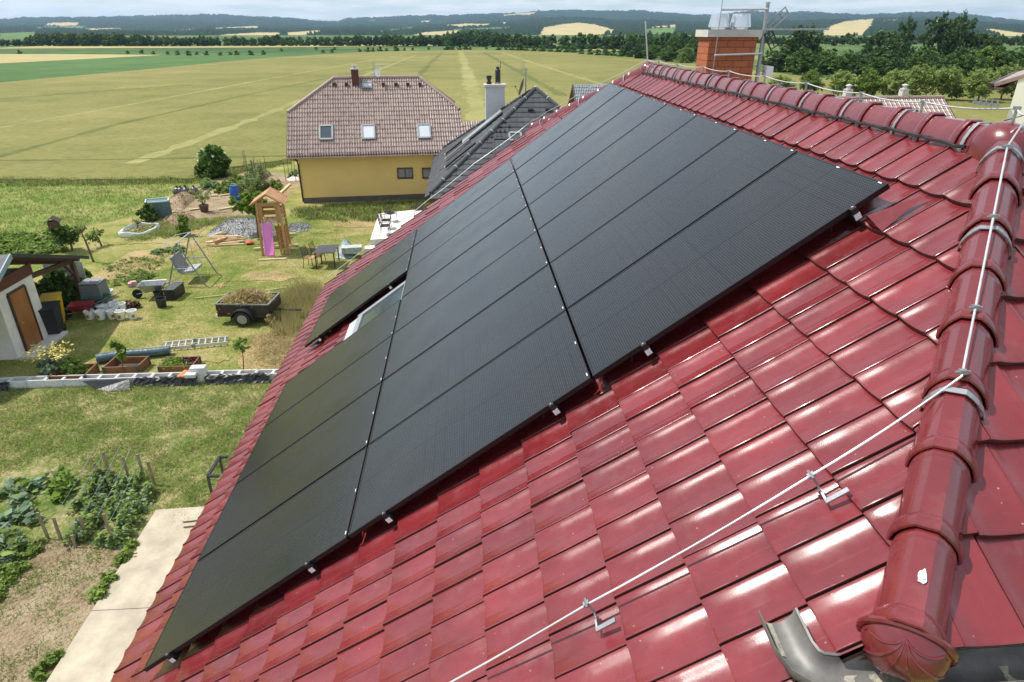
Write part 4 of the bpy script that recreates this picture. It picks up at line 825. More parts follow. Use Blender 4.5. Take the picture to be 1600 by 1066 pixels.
def hill(name, prof, D0, D1, seed, bumps):
    r = np.random.default_rng(seed); px = np.arange(-420, 2021, 2.2); yy = np.interp(px, [p[0] for p in prof], [p[1] for p in prof])
    yy = yy+np.interp(px, np.arange(-420, 2060, 9), r.normal(0, .42, len(np.arange(-420, 2060, 9))))
    d = np.stack([ray(x, 47) for x in px]); hd_ = np.hypot(d[:, 0], d[:, 1]); dx, dy = d[:, 0]/hd_, d[:, 1]/hd_
    K = 56; V = []; tt = np.concatenate([np.linspace(0, 1, K), [1.05, 1.25]])
    slope = np.array([(ray(x, y)[2])/math.hypot(*ray(x, y)[:2]) for x, y in zip(px, yy)])
    for t in tt:
        D = D0+(D1-D0)*t; zt = CAM[2]+slope*D1*(1+0)
        z = zt*(min(1, t)**1.25 if t <= 1 else 1-(t-1)*2.5)
        z = z*(1+.10*np.sin(px*.021+t*5+seed)*math.sin(PI*min(1, t)))
        V.append(np.stack([CAM[0]+dx*D, CAM[1]+dy*D, z], 1))
    V = np.array(V); nr_, nc = V.shape[:2]
    i, j = np.meshgrid(np.arange(nr_-1), np.arange(nc-1), indexing='ij'); a = (i*nc+j).ravel(); F = np.stack([a, a+1, a+nc+1, a+nc], 1)
    flat = V.reshape(-1, 3); cen = flat[F].mean(1); rel = (cen-CAM) @ MR; qx = 800+FPX*rel[:, 0]/rel[:, 2]; qy = 533+FPX*rel[:, 1]/rel[:, 2]
    mi = np.zeros(len(F), int); jx = r.normal(0, 1.2, len(F)); jy = r.normal(0, .35, len(F))
    for p in TANP: mi[inside(qx+jx, qy+jy, p)] = 1
    for p in GRNP: mi[inside(qx+jx, qy+jy, p)] = 2
    open_ = np.zeros(len(flat), bool); open_[F[mi > 0].ravel()] = True
    flat[:, 2] += np.where(open_, 0, r.random(len(flat))**1.5*bumps)
    flat[:nc, 2] = -.5
    return struct(bulk(name, flat, F, [M['forest'], M['hillfield'], M['hillgreen']], mi, None, True))
hill('hills', [(-420, 33), (0, 31.5), (45, 28.5), (140, 28.5), (240, 25.5), (340, 23.5), (400, 27), (460, 29.5), (490, 33), (530, 34.5), (545, 29), (600, 28), (640, 25.5), (700, 25), (760, 22.5), (800, 21), (850, 17.5), (890, 16.5), (950, 18.5), (985, 17.5), (1030, 20.5), (1100, 24), (1140, 22), (1170, 17.5), (1200, 20), (1260, 20), (1340, 24.5), (1430, 19.5), (1480, 20.5), (1550, 29), (1600, 34.5), (1700, 38), (2020, 30)], 2600, 6200, 1, 12)
hill('hills', [(-420, 44), (0, 45), (60, 41.5), (130, 45), (200, 49), (260, 48.5), (330, 43), (402, 45), (480, 45), (560, 41), (640, 43), (700, 38), (780, 35), (840, 30), (905, 28), (960, 33), (1000, 33), (1060, 35), (1150, 36), (1240, 34), (1320, 31), (1400, 29), (1480, 31), (1560, 39), (1620, 42), (2020, 46)], 1500, 3400, 2, 9)

# ---------------------------------------------------------------- trees
M['bark'] = mat('bark', (.12, .085, .055), .9, .3, 5, stretch=(1, 1, .3))
LEAF = {'dark': leafmat('dark_leaf', (.062, .112, .034), .5, .32), 'mid': leafmat('mid_leaf', (.09, .16, .034), .45, .36), 'light': leafmat('light_leaf', (.17, .25, .05), .4, .4), 'lime': leafmat('lime_leaf', (.19, .29, .045), .35, .38),
        'blue': leafmat('blue_green_leaf', (.20, .28, .18), .35, .35), 'olive': leafmat('olive_leaf', (.25, .32, .09), .4, .45), 'straw': leafmat('dry_stalk', (.45, .35, .17), .35, .3), 'red': leafmat('red_leaf', (.10, .025, .030), .4, .15), 'yellow': leafmat('yellow_flower', (.62, .52, .16), .25, .15), 'white': leafmat('white_petal', (.75, .75, .70), .15, .15), 'grass': leafmat('grass_blade', (.22, .30, .06), .4, .45), 'grassdry': leafmat('dry_grass', (.42, .35, .16), .35, .35)}
def cards(C, size, r, flat=0.0, aspect=1.5):
    """one leaf shaped quad per centre"""
    n = len(C); a = r.normal(size=(n, 3)); a /= np.linalg.norm(a, axis=1)[:, None]
    b = r.normal(size=(n, 3)); b[:, 2] *= (1-flat); a[:, 2] *= (1-flat); a /= np.linalg.norm(a, axis=1)[:, None]
    b -= (a*b).sum(1)[:, None]*a; b /= np.linalg.norm(b, axis=1)[:, None]
    s = size*(r.uniform(.6, 1.35, n))[:, None]; a = a*s*aspect*.5; b = b*s*.5
    V = np.stack([C-a, C+b*.8-a*.1, C+a, C-b*.8-a*.1], 1).reshape(-1, 3); F = np.arange(4*n).reshape(n, 4); return V, F
def crown_pts(lobes, n, r, clump=.0):
    w_ = np.array([l[1][0]*l[1][1]*l[1][2] for l in lobes])**.67; w_ /= w_.sum(); out = []
    for (c, rad), k in zip(lobes, (w_*n).astype(int)):
        sub = max(6, k//28); d = r.normal(size=(sub, 3)); d /= np.linalg.norm(d, axis=1)[:, None]; rr_ = r.uniform(.55, 1.0, sub)**.5
        cc = d*rr_[:, None]; idx = r.integers(0, sub, k); p = cc[idx]+r.normal(0, .13, (k, 3)); out.append(np.array(c)+p*np.array(rad))
    return np.concatenate(out)
def crown_mesh(name, lobes, n, size, m, seed, flat=0):
    r = np.random.default_rng(seed); V, F = cards(crown_pts(lobes, n, r), size, r, flat)
    me = bpy.data.meshes.new(name); me.from_pydata(V.tolist(), [], F.tolist()); me.materials.append(m); me.update(); return me
def lobes_for(h, w_, r, kind='round', n=9, base=.25):
    L_ = []
    for i in range(n):
        t = r.random(); z = h*(base+(1-base)*t*.86); q = math.sin(PI*min(1, .18+.82*t))**.7 if kind == 'round' else (1-t)**.8+.12
        if kind == 'tall': q = .55+.45*math.sin(PI*t)
        an = r.random()*2*PI; rad = w_/2*q*.6*math.sqrt(r.random())
        s = w_*.5*(.38+.28*r.random())*(.55+.45*q); L_.append(((rad*math.cos(an), rad*math.sin(an), z), (s, s, s*(.8 if kind != 'tall' else 1.2))))
    L_.append(((0, 0, h*(base+.42*(1-base))), (w_*.33, w_*.33, h*(1-base)*.42))); return L_
def trunk_mesh(h, r0, seed, spread=.25):
    v = MB(); r = random.Random(seed); top = Vector((r.gauss(0, .03*h), r.gauss(0, .03*h), h*.8))
    v.tube([(0, 0, -.1), (r.gauss(0, .01)*h, 0, h*.3), (top.x*.6, top.y*.6, h*.55), top], [r0*1.25, r0, r0*.65, r0*.15], 7)
    for i in range(5):
        z = h*(.28+.1*i); an = r.random()*6.3; l = h*spread*(1-.1*i); a = Vector((top.x*.5*z/h, top.y*.5*z/h, z)); v.tube([a, a+Vector((math.cos(an)*l*.6, math.sin(an)*l*.6, l*.35)), a+Vector((math.cos(an)*l, math.sin(an)*l, l*.75))], [r0*.45, r0*.28, r0*.08], 5)
    return v.mesh('trunk', M['bark'])
def proto(h, w_, n, size, m, seed, kind='round', base=.2, nl=9, r0=None):
    r = random.Random(seed); return (crown_mesh('crown', lobes_for(h, w_, r, kind, nl, base), n, size, LEAF[m], seed), trunk_mesh(h, r0 or h*.018, seed))
def plant_tree(name, pr, pos, label, cat, sc=(1, 1, 1), rz=0, group=None):
    t = thing(name, label, cat, pos, group); t.scale = sc; t.rotation_euler.z = rz
    for nm, me in (('crown', pr[0]), ('trunk', pr[1])):
        if me is None: continue
        c = bpy.data.objects.new(nm, me); SC.collection.objects.link(c); c.parent = t
    return t
FAR = [proto(9, 8, 900, .95, m, 30+i, k, .06, 10) for i, (m, k) in enumerate((('dark', 'round'), ('mid', 'round'), ('dark', 'tall'), ('dark', 'round'), ('mid', 'tall')))]
def far_tree(px, base, top, i, label, group, wf=1.0, cat='tree', name='tree', sel=None):
    p = gp(px, base); h = max(1.5, hgt((px, base), (px, top))); pr = FAR[(i if sel is None else sel) % len(FAR)]; s = h/9.6
    return plant_tree(name, pr, (p.x, p.y, -.05), label, cat, (s*wf*rnd.uniform(.9, 1.2), s*wf*rnd.uniform(.9, 1.2), s), rnd.random()*6.3, group)
ytop = lambda x: float(np.interp(x, [-80, 0, 40, 60, 90, 190, 260, 330, 400, 430, 460, 520, 545, 620, 640, 690, 720, 760, 790, 830, 870, 900, 960, 1000, 1060, 1100], [60, 60, 59, 52, 50, 51, 56, 56, 57, 52, 57, 56, 54, 52, 54, 52, 49, 46, 50, 52, 54, 50, 49, 47, 46, 46]))
i = 0
for row, (stp, off) in enumerate(((9, 0), (10, 4))):
    x = -60+off
    while x < (1100 if row == 0 else 820):
        b = (72.3 if x < 720 else 72.3+(x-720)*.024) if row == 0 else 70.0
        xx = x+rnd.gauss(0, 2); t_ = ytop(xx)+rnd.gauss(.6, 1.4)+(1.5 if row == 0 else -.6)
        far_tree(xx, b, t_, rnd.randrange(5), 'dark tree in the long distant tree belt at the foot of the hills', 'distant tree belt beyond the fields', rnd.uniform(1.0, 1.35)); i += 1; x += stp*rnd.uniform(.8, 1.25)
x = 1100
while x < 1640:
    far_tree(x, 69+rnd.gauss(0, 1.5), 55+rnd.gauss(0, 2.0), rnd.randrange(5), 'dark tree in the far wood seen past the antenna', 'far wood on the right', 1.35); x += rnd.uniform(6, 11)
bush_px = [(31, 84, 6), (200, 84, 4), (222, 83.5, 6), (240, 85, 3), (262, 85, 5), (278, 86, 7), (295, 87, 8), (308, 86, 4), (323, 86.5, 7), (345, 87, 6), (360, 86, 5), (370, 86, 7), (392, 86.5, 8), (412, 85.5, 7), (440, 80, 4), (494, 77.5, 4), (505, 83, 5), (519, 82.5, 6), (523, 78, 4), (562, 81.5, 6), (575, 81, 7), (583, 80.5, 6), (594, 80, 7), (604, 80, 5), (619, 80, 8), (632, 79, 4), (645, 78.5, 4), (670, 77.5, 4), (699, 78, 11), (708, 78, 6), (718, 78, 7), (727, 77.5, 9), (735, 78, 5), (760, 77, 4), (779, 78.5, 8), (790, 78, 5), (800, 79, 10), (812, 79.5, 12), (822, 80, 9), (834, 80.5, 9), (846, 81, 11), (860, 81.5, 9), (872, 82, 10), (885, 82.5, 11), (895, 83, 12), (908, 85, 9), (922, 86, 10), (934, 87, 10), (946, 87.5, 11), (958, 88, 11), (970, 89, 11), (982, 90, 10)]
for k, (x, b, hpx) in enumerate(bush_px):
    far_tree(x, b, b-hpx*1.15, k, 'small roadside bush between the far fields' if x < 790 else 'rounded hedge bush along the far edge of the crop field', 'bushes along the field road' if x < 790 else 'hedge along the far field edge', 1.5, 'bush', 'bush', sel=1)
# denser wood right of the red ridge
MIDT = [proto(9, 8, 3400, .42, m, 60+i, k, .05, 12) for i, (m, k) in enumerate((('dark', 'round'), ('mid', 'round'), ('light', 'round'), ('dark', 'tall')))]
def mid_tree(px, base, top, sel, wpx, label, group, name='tree', cat='tree'):
    p = gp(px, base); h = hgt((px, base), (px, top)); mpp = math.dist((p.x, p.y, 0), CAM)/FPX; s = h/9.4
    return plant_tree(name, MIDT[sel], (p.x, p.y, -.05), label, cat, (wpx*mpp/8.2, wpx*mpp/8.2, s), rnd.random()*6.3, group)
for k, (x, b, t, w_, s) in enumerate(((1000, 92, 62, 26, 0), (1020, 94, 66, 30, 1), (1045, 97, 67, 34, 1), (1072, 99, 70, 34, 1), (1010, 90, 46, 26, 0), (1050, 90, 48, 26, 0), (985, 89, 48, 24, 0), (1085, 96, 47, 28, 0), (1205, 112, 70, 34, 0), (1228, 112, 72, 36, 1), (1250, 118, 66, 40, 1), (1290, 116, 70, 44, 1), (1272, 112, 66, 34, 1), (1318, 118, 72, 40, 0), (1345, 120, 74, 46, 0), (1375, 124, 78, 44, 0), (1402, 126, 80, 40, 0), (1430, 128, 78, 44, 1), (1455, 128, 76, 42, 0), (1480, 130, 78, 46, 0), (1508, 132, 70, 44, 1), (1530, 128, 66, 44, 1), (1555, 128, 64, 44, 1), (1580, 126, 66, 42, 0), (1604, 124, 64, 40, 1), (1440, 116, 66, 44, 0), (1500, 120, 62, 44, 0), (1475, 112, 60, 40, 0), (1540, 112, 58, 40, 1), (1400, 112, 66, 40, 0), (1350, 110, 64, 36, 0))):
    mid_tree(x, b, t, (2 if s == 1 and k % 3 == 0 else 1 if s == 0 and k % 2 else s), w_*1.15, 'leafy tree in the thick green wood behind the ridge and chimney', 'wood at the right behind the ridge')
for x, b, t, w_, s, lb in ((1248, 112, 22, 60, 0, 'broad dark tree rising behind the antenna'), (1232, 112, 46, 40, 0, 'dark tree directly behind the antenna mast'), (1372, 116, 30, 58, 0, 'leftmost of the tall dark trees above the right-hand wood, broad crown'), (1406, 112, 31, 30, 3, 'slender tall dark tree beside the broad one above the wood'), (1447, 114, 27, 44, 3, 'tall dark tree in the middle of the group above the wood'), (1480, 114, 26, 42, 3, 'tallest dark tree of the group above the right-hand wood'), (1521, 114, 36, 46, 0, 'rightmost tall dark tree above the wood, leaning crown')):
    mid_tree(x, b, t, s, w_*1.1, lb, None)
ORCH = [proto(4.5, 4.2, 4200, .20, m, 90+i, k, .16, 12, .07) for i, (m, k) in enumerate((('olive', 'round'), ('light', 'cone'), ('olive', 'round')))]
for k, (x, b, t, w_, s, lb) in enumerate(((1263, 152, 105, 34, 1, 'pointed young tree at the left end of the row beyond the ridge'), (1308, 156, 107, 46, 0, 'second round tree of the row beyond the ridge'), (1352, 158, 104, 42, 1, 'third tree of the row, pale green tip, above the left short chimney'), (1391, 158, 106, 44, 0, 'round olive tree just left of the right short chimney'), (1433, 158, 97, 46, 2, 'tallest tree of the row, right of the right short chimney'), (1470, 158, 100, 40, 0, 'last close-set tree at the right end of the row behind the brown roof'), (1493, 158, 130, 15, 1, 'tiny young tree standing between the row and the single tree'), (1527, 161, 104, 50, 0, 'single round tree on a short trunk left of the cream house'), (1563, 158, 96, 46, 0, 'tree partly hidden behind the cream house eave'), (1216, 150, 116, 40, 0, 'round tree right of the white radio box'))):
    p = gp(x, b); h = hgt((x, b), (x, t)); mpp = math.dist((p.x, p.y, 0), CAM)/FPX
    plant_tree('orchard_tree', ORCH[s], (p.x, p.y, -.02), lb, 'tree', (w_*mpp*1.06/4.2, w_*mpp*1.06/4.2, h/4.5), rnd.random()*6.3, 'young trees in a row beyond the red ridge')

# ---------------------------------------------------------------- low vegetation made of real leaves
def tri_pts(poly, n, r):
    P = np.array([(p[0], p[1]) for p in poly]); lo, hi = P.min(0), P.max(0); out = []; c = 0
    while c < n:
        q = r.uniform(lo, hi, (n*2, 2)); k = inside(q[:, 0], q[:, 1], [tuple(p) for p in P]); out.append(q[k]); c += k.sum()
        if k.sum() == 0: break
    return np.concatenate(out)[:n]
def patch(name, poly, n, size, h, m, seed, label=None, cat=None, kind=None, clump=0, flat=.7, aspect=1.6, dome=True, z0=0, group=None, parent=None):
    r = np.random.default_rng(seed); q = tri_pts(poly, n, r)
    if clump:
        cen = tri_pts(poly, clump, r); idx = r.integers(0, clump, len(q)); rad = r.uniform(.5, 1.4, clump)*math.sqrt(max(.02, (np.ptp(cen[:, 0])+.3)*(np.ptp(cen[:, 1])+.3)/clump))*.42
        off = r.normal(0, 1, (len(q), 2))*rad[idx][:, None]*.6; d2 = (off**2).sum(1)/(rad[idx]**2+1e-6); q = cen[idx]+off; zz = h*np.exp(-d2)*r.uniform(.15, 1.0, len(q))
    else: zz = h*r.uniform(.05, 1, len(q))
    V, F = cards(np.stack([q[:, 0], q[:, 1], z0+.02+zz], 1), size, r, flat, aspect); V[:, 2] = np.maximum(V[:, 2], z0+.004)
    mats = m if isinstance(m, list) else [m]; mi = r.integers(0, len(mats), len(F))
    o = bulk(name, V, F, mats, mi, parent); return tag(o, label, cat, group, kind)
def blades(name, poly, n, h, wdt, mats, seed, lean=.5, z0=0, clump=0):
    r = np.random.default_rng(seed); q = tri_pts(poly, n, r)
    if clump:
        cen = tri_pts(poly, clump, r); q = cen[r.integers(0, clump, n)]+r.normal(0, .16, (n, 2))
    a = r.uniform(0, 2*PI, n); hh = h*r.uniform(.4, 1.3, n); d = np.stack([np.cos(a), np.sin(a)], 1)*wdt/2; ln = r.normal(0, lean, (n, 2))*hh[:, None]
    A = np.stack([q[:, 0]-d[:, 0], q[:, 1]-d[:, 1], np.full(n, z0)], 1); B = np.stack([q[:, 0]+d[:, 0], q[:, 1]+d[:, 1], np.full(n, z0)], 1); C = np.stack([q[:, 0]+ln[:, 0], q[:, 1]+ln[:, 1], z0+hh], 1)
    o = bulk(name, np.stack([A, B, C], 1).reshape(-1, 3), np.arange(3*n).reshape(n, 3), mats, r.integers(0, len(mats), n)); return tag(o, kind='stuff')
blades('grass', pix((-60, 606), (150, 602), (300, 596), (420, 588), (440, 600), (300, 860), (240, 800), (60, 720), (-60, 760)), 40000, .08, .016, [LEAF['grass'], LEAF['grass'], LEAF['light'], LEAF['grassdry']], 201, .9, clump=1100)
blades('weeds', pix((-40, 850), (60, 845), (200, 850), (240, 810), (85, 1060), (-40, 1100)), 3200, .07, .016, [LEAF['grass'], LEAF['light']], 202, .9, clump=60)
blades('lawn_grass', pix((-60, 596), (0, 570), (100, 500), (160, 420), (330, 370), (560, 330), (690, 318), (640, 345), (520, 440), (430, 585)), 60000, .035, .020, [LEAF['grass'], LEAF['grass'], LEAF['grassdry']], 203, .8, clump=9000)
blades('meadow_grass', pix((-60, 372), (40, 368), (90, 362), (150, 350), (200, 338), (225, 322), (270, 300), (330, 283), (-60, 289)), 15000, .14, .035, [LEAF['grass'], LEAF['light'], LEAF['grassdry']], 204, .6, clump=2600)
blades('field_edge_grass', pix((-60, 284), (0, 281), (130, 282), (300, 279), (345, 268), (450, 251), (455, 256), (350, 276), (300, 287), (130, 290), (-60, 292)), 9000, .26, .05, [LEAF['grass'], LEAF['mid'], LEAF['olive'], LEAF['grassdry']], 205, .45, clump=700)
blades('dry_grass', pix((432, 520), (440, 470), (470, 448), (500, 455), (492, 500), (455, 530)), 5200, .50, .018, [LEAF['straw'], LEAF['straw'], LEAF['grassdry'], LEAF['olive']], 207, .35, clump=160)
blades('dry_straw', pix((392, 530), (440, 515), (478, 490), (505, 480), (480, 590), (400, 586)), 7000, .10, .022, [LEAF['straw'], LEAF['grassdry']], 208, 1.2, clump=260)
blades('verge_weeds', pix((455, 328), (560, 318), (690, 312), (690, 330), (600, 345), (520, 348), (462, 340)), 8000, .18, .045, [LEAF['grass'], LEAF['mid'], LEAF['light'], LEAF['grassdry']], 209, .6, clump=420)
blades('bed_weeds', pix((232, 352), (290, 345), (400, 338), (392, 352), (330, 352), (262, 372), (200, 376)), 8000, .16, .035, [LEAF['grass'], LEAF['light'], LEAF['grassdry']], 210, .7, clump=240)
patch('ground_leaves', pix((-60, 372), (0, 370), (80, 366), (112, 372), (108, 392), (60, 398), (-60, 402)), 5200, .17, .18, [LEAF['lime'], LEAF['light'], LEAF['grass']], 220, kind='stuff', clump=260)
patch('ground_leaves', pix((140, 446), (190, 432), (232, 425), (250, 430), (215, 442), (160, 450)), 1200, .08, .10, [LEAF['grass'], LEAF['light']], 221, kind='stuff', clump=90)
patch('ground_leaves', pix((165, 420), (200, 402), (262, 400), (270, 404), (235, 426), (175, 432)), 800, .07, .10, [LEAF['light'], LEAF['grass'], LEAF['light']], 222, kind='stuff', clump=110)
patch('ground_leaves', pix((235, 396), (262, 390), (285, 388), (285, 394), (250, 398)), 500, .14, .16, [LEAF['lime'], LEAF['blue']], 223, kind='stuff', clump=22)

def at(px, py): return gp(px, py)
def mpp(px, py): return math.dist(tuple(gp(px, py)), CAM)/FPX
def bush(name, px, py, top, wpx, n, size, m, seed, label, cat='shrub', group=None, flat=0, stem=True, kind='round', base=.05):
    p = gp(px, py); h = hgt((px, py), (px, top)); wd = wpx*mpp(px, py); pr = proto(h, wd, n, size, m, seed, kind, base, 9, .02+h*.008)
    return plant_tree(name, pr if stem else (pr[0], None), (p.x, p.y, 0), label, cat)
elder = bush('elder_bush', 336, 276, 228, 50, 5200, .26, 'mid', 301, 'big dark green bush standing alone at the edge of the crop field', 'bush')
patch('flower_heads', [gp(336, 276)+Vector((a, b, 0)) for a, b in ((-1.2, -1), (1, -1), (1, 1), (-1.2, 1))], 40, .12, 1.0, LEAF['white'], 302, kind='stuff', z0=1.0, parent=elder)
bush('spruce_bush', 234, 345, 316, 24, 2600, .13, 'mid', 303, 'bushy dark conifer in front of the green tank', 'bush')
bush('willow_shrub', 290, 369, 332, 20, 1800, .12, 'lime', 304, 'light green feathery shrub between the beds and the lumber', 'shrub', kind='tall')
# pot shrub
ps = thing('potted_shrub', 'sparse yellow-green shrub in a brown pot on the bare soil', 'potted plant', at(320, 331))
v = MB(); v.lathe(at(320, 331), [(.01, 0), (.20, 0), (.27, .38), (.29, .40), (.25, .40), (.24, .33), (.01, .33)], 16); v.build('pot', mat('brown_pot', (.09, .05, .035), .6, .2, 4), ps)
r_ = random.Random(5); v = MB(); P0 = at(320, 331)+Vector((0, 0, .33)); ends = []
for k in range(14):
    an = r_.random()*6.3; l = r_.uniform(.7, 1.15); e_ = P0+Vector((math.cos(an)*l*.55, math.sin(an)*l*.55, l)); v.tube([P0, P0.lerp(e_, .5)+Vector((0, 0, .1)), e_], [.012, .008, .004], 4); ends.append(e_)
v.build('stem', M['bark'], ps)
C_ = np.concatenate([np.array(P0)+(np.array(e_)-np.array(P0))*rng.uniform(.4, 1.05, (26, 1))+rng.normal(0, .07, (26, 3)) for e_ in ends]); V_, F_ = cards(C_, .085, rng); bulk('foliage', V_, F_, LEAF['olive'], None, ps)
# light lollipop tree behind the tower
p = at(404, 371); lt = thing('young_maple', 'round-headed light green tree on a thin straight stem behind the play tower', 'tree', p)
h_ = hgt((404, 371), (404, 332)); v = MB(); v.tube([p, p+Vector((.03, 0, h_*.6)), p+Vector((.05, .02, h_*1.3))], [.04, .035, .02], 6); v.build('trunk', M['bark'], lt)
lo_ = [((rnd.gauss(0, .3), rnd.gauss(0, .3), h_*1.42+rnd.gauss(0, .22)), (.42, .42, .36)) for _ in range(8)]
o = put('crown', crown_mesh('crown', lo_, 2200, .15, LEAF['lime'], 311), lt); o.matrix_parent_inverse = Matrix.Identity(4)
# small orchard saplings on the lawn
def sapling(px, py, tx, ty, r0, m, n, hw, label, name='sapling', leaf=.09, crown0=.5):
    a = at(px, py); h = hgt((px, py), (tx, ty)); d = ray(tx, ty); k = math.hypot(a.x-CAM[0], a.y-CAM[1])/math.hypot(d[0], d[1]); b = Vector(CAM+k*d)
    t = thing(name, label, 'young tree', a); v = MB(); v.tube([a, a.lerp(b, .5)+Vector((.02, .01, 0)), b], [r0*1.2, r0, r0*.5], 6)
    rr2 = random.Random(px); E_ = []
    for q in range(9):
        s = a.lerp(b, rr2.uniform(crown0, .98)); an = rr2.random()*6.3; e_ = s+Vector((math.cos(an)*hw, math.sin(an)*hw, hw*rr2.uniform(.1, .8))); v.tube([s, e_], [r0*.5, r0*.2], 4); E_.append((s, e_))
    v.build('trunk', M['bark'], t)
    if n:
        C_ = np.concatenate([np.array(s)+(np.array(e_)-np.array(s))*rng.uniform(.2, 1.1, (n//9, 1))+rng.normal(0, hw*.22, (n//9, 3)) for s, e_ in E_]); V_, F_ = cards(C_, leaf, rng); bulk('foliage', V_, F_, LEAF[m], None, t)
    return t
sapling(113, 391, 104, 361, .05, 'mid', 1500, .50, 'dark leafy small tree beside the birdhouse', leaf=.13)
sapling(146, 409, 124, 356, .045, 'mid', 60, .22, 'thin leaning young tree with almost no leaves', leaf=.09, crown0=.85)
sapling(159, 385, 149, 365, .04, 'light', 220, .35, 'sparse pale young tree right of the leaning one', leaf=.10)
sapling(381, 583, 376, 532, .016, 'light', 90, .18, 'slim sapling with few leaves by the block wall', leaf=.10, crown0=.55)
sapling(193, 588, 185, 539, .016, 'light', 620, .16, 'leafy sapling growing in front of the middle raised bed', leaf=.09, crown0=.45)
sapling(216, 357, 213, 345, .03, 'mid', 40, .2, 'bare young stem in the middle of the white ring', leaf=.08)

# ---------------------------------------------------------------- garden things
wood = M['pine'] = mat('honey_pine', (.46, .255, .10), .6, .2, 4, stretch=(1, 1, 5), island=.12)
M['paleboard'] = mat('pale_board', (.58, .46, .28), .7, .15, 5, island=.1)
M['greymetal'] = mat('grey_painted_metal', (.25, .26, .27), .4, .1, 5, metal=.4)
M['rubber'] = mat('tyre_rubber', (.018, .018, .019), .8, .2, 10)
# play tower
pt = at(433, 392); tw = thing('play_tower', 'wooden play tower with a pitched slat roof and a pink slide', 'playhouse', pt)
hT = 2.86; PZ = 1.50; A = Vector(pt); ax = Vector((1, .10, 0)).normalized(); ay = Vector((-.10, 1, 0)).normalized(); bw, bd = 1.08, 1.25
C4 = [A+ax*sx*bw/2+ay*sy*bd/2 for sx, sy in ((-1, -1), (1, -1), (1, 1), (-1, 1))]
for q in C4:
    v = MB(); v.beam(q, q+(A-q)*.12+Vector((0, 0, 2.45)), .09, .09, up=(0, 1, 0)); v.build('post', wood, tw)
v = MB()
for k in range(8): v.beam(A+ay*(-bd/2+.08+k*.156)-ax*bw/2+Vector((0, 0, PZ-.02)), A+ay*(-bd/2+.08+k*.156)+ax*bw/2+Vector((0, 0, PZ-.02)), .14, .03)
v.build('platform', M['paleboard'], tw)
v = MB()
for sx, q0, q1 in ((-1, C4[0], C4[3]), (1, C4[1], C4[2])):
    for z in (1.66, 1.83, 2.0): v.beam(q0+(A-q0)*.09+Vector((0, 0, z)), q1+(A-q1)*.09+Vector((0, 0, z)), .022, .10)
v.beam(C4[2]+Vector((0, 0, 1.7)), C4[3]+Vector((0, 0, 1.7)), .03, .22); v.beam(C4[2]+Vector((0, 0, 1.95)), C4[3]+Vector((0, 0, 1.95)), .03, .12)
for sx in (-1, 1): v.beam(A+ax*sx*.38-ay*bd*.44+Vector((0, 0, 1.5)), A+ax*sx*.38-ay*bd*.44+Vector((0, 0, 2.42)), .20, .03, up=(0, 1, 0))
v.beam(A-ax*.48-ay*bd*.44+Vector((0, 0, 2.34)), A+ax*.48-ay*bd*.44+Vector((0, 0, 2.34)), .03, .16); v.build('railing', wood, tw)
v = MB(); rz_ = hT; ez = 2.36
for sx in (-1, 1):
    for k in range(9):
        t0, t1 = k/9, (k+.9)/9; a = A+Vector((0, 0, rz_)); f = lambda t, y: a+ax*sx*.78*t+ay*y+Vector((0, 0, -(rz_-ez)*t))
        v.slab([f(t0, -bd*.62), f(t0, bd*.62), f(t1, bd*.62), f(t1, -bd*.62)], .02)
v.build('slat_roof', mat('reddish_slat', (.50, .25, .12), .6, .15, 4, island=.12), tw)
for sy in (-1, 1):
    for sx in (-1, 1): v = MB(); v.beam(A+ay*sy*bd*.5+Vector((0, 0, rz_-.05)), A+ax*sx*.72+ay*sy*bd*.5+Vector((0, 0, ez)), .03, .10); v.build('gable_rafter', wood, tw)
v = MB(); st_ = A-ay*bd*.5+Vector((-.16, 0, PZ+.02)); en = at(422.5, 403.5)+Vector((0, 0, .10)); ds = en-st_; N_ = 14; vs = []
for i in range(N_+1):
    t = i/N_; c = st_+ds*t; c.z = PZ*(1-t)**1.0+.10*t-.10*math.sin(PI*t)+(.10*max(0, t-.86)/.14*.4)
    for x, z in ((-.22, .17), (-.185, .17), (-.165, .03), (-.09, 0), (.09, 0), (.165, .03), (.185, .17), (.22, .17), (.22, -.03), (-.22, -.03)): vs.append(c+ax*x+Vector((0, 0, z)))
v.add(vs, [(i*10+k, i*10+(k+1) % 10, (i+1)*10+(k+1) % 10, (i+1)*10+k) for i in range(N_) for k in range(10)]+[tuple(range(10)), tuple(N_*10+k for k in range(10))[::-1]]); v.build('slide', mat('pink_plastic', (.70, .20, .52), .28, .06, 3, coat=.3), tw, 30)
e2 = at(424.5, 406); v = MB(); v.beam(e2-ax*.55, e2+ax*.62, .12, .10); v.build('ground_beam', M['paleboard'], tw)
q0 = at(397, 391); q1 = at(466, 384.5); v = MB(); v.beam(q0+Vector((0, 0, .05)), q1+Vector((0, 0, .05)), .12, .10); v.build('ground_beam', M['paleboard'], tw); v = MB(); v.beam(at(410, 371)+Vector((0, 0, .05)), at(462, 367)+Vector((0, 0, .05)), .10, .1); v.build('ground_beam', M['paleboard'], tw)
v = MB(); s0 = A+ax*.20+ay*.25
for sx in (0, 1): v.beam(A+ax*(.28+sx*.38)-ay*.62, A+ax*(.25+sx*.28)-ay*.05+Vector((0, 0, 1.3)), .07, .05)
for k in range(5): v.beam(A+ax*.24-ay*(.55-.1*k)+Vector((0, 0, .22+.24*k)), A+ax*.68-ay*(.55-.1*k)+Vector((0, 0, .22+.24*k)), .05, .03)
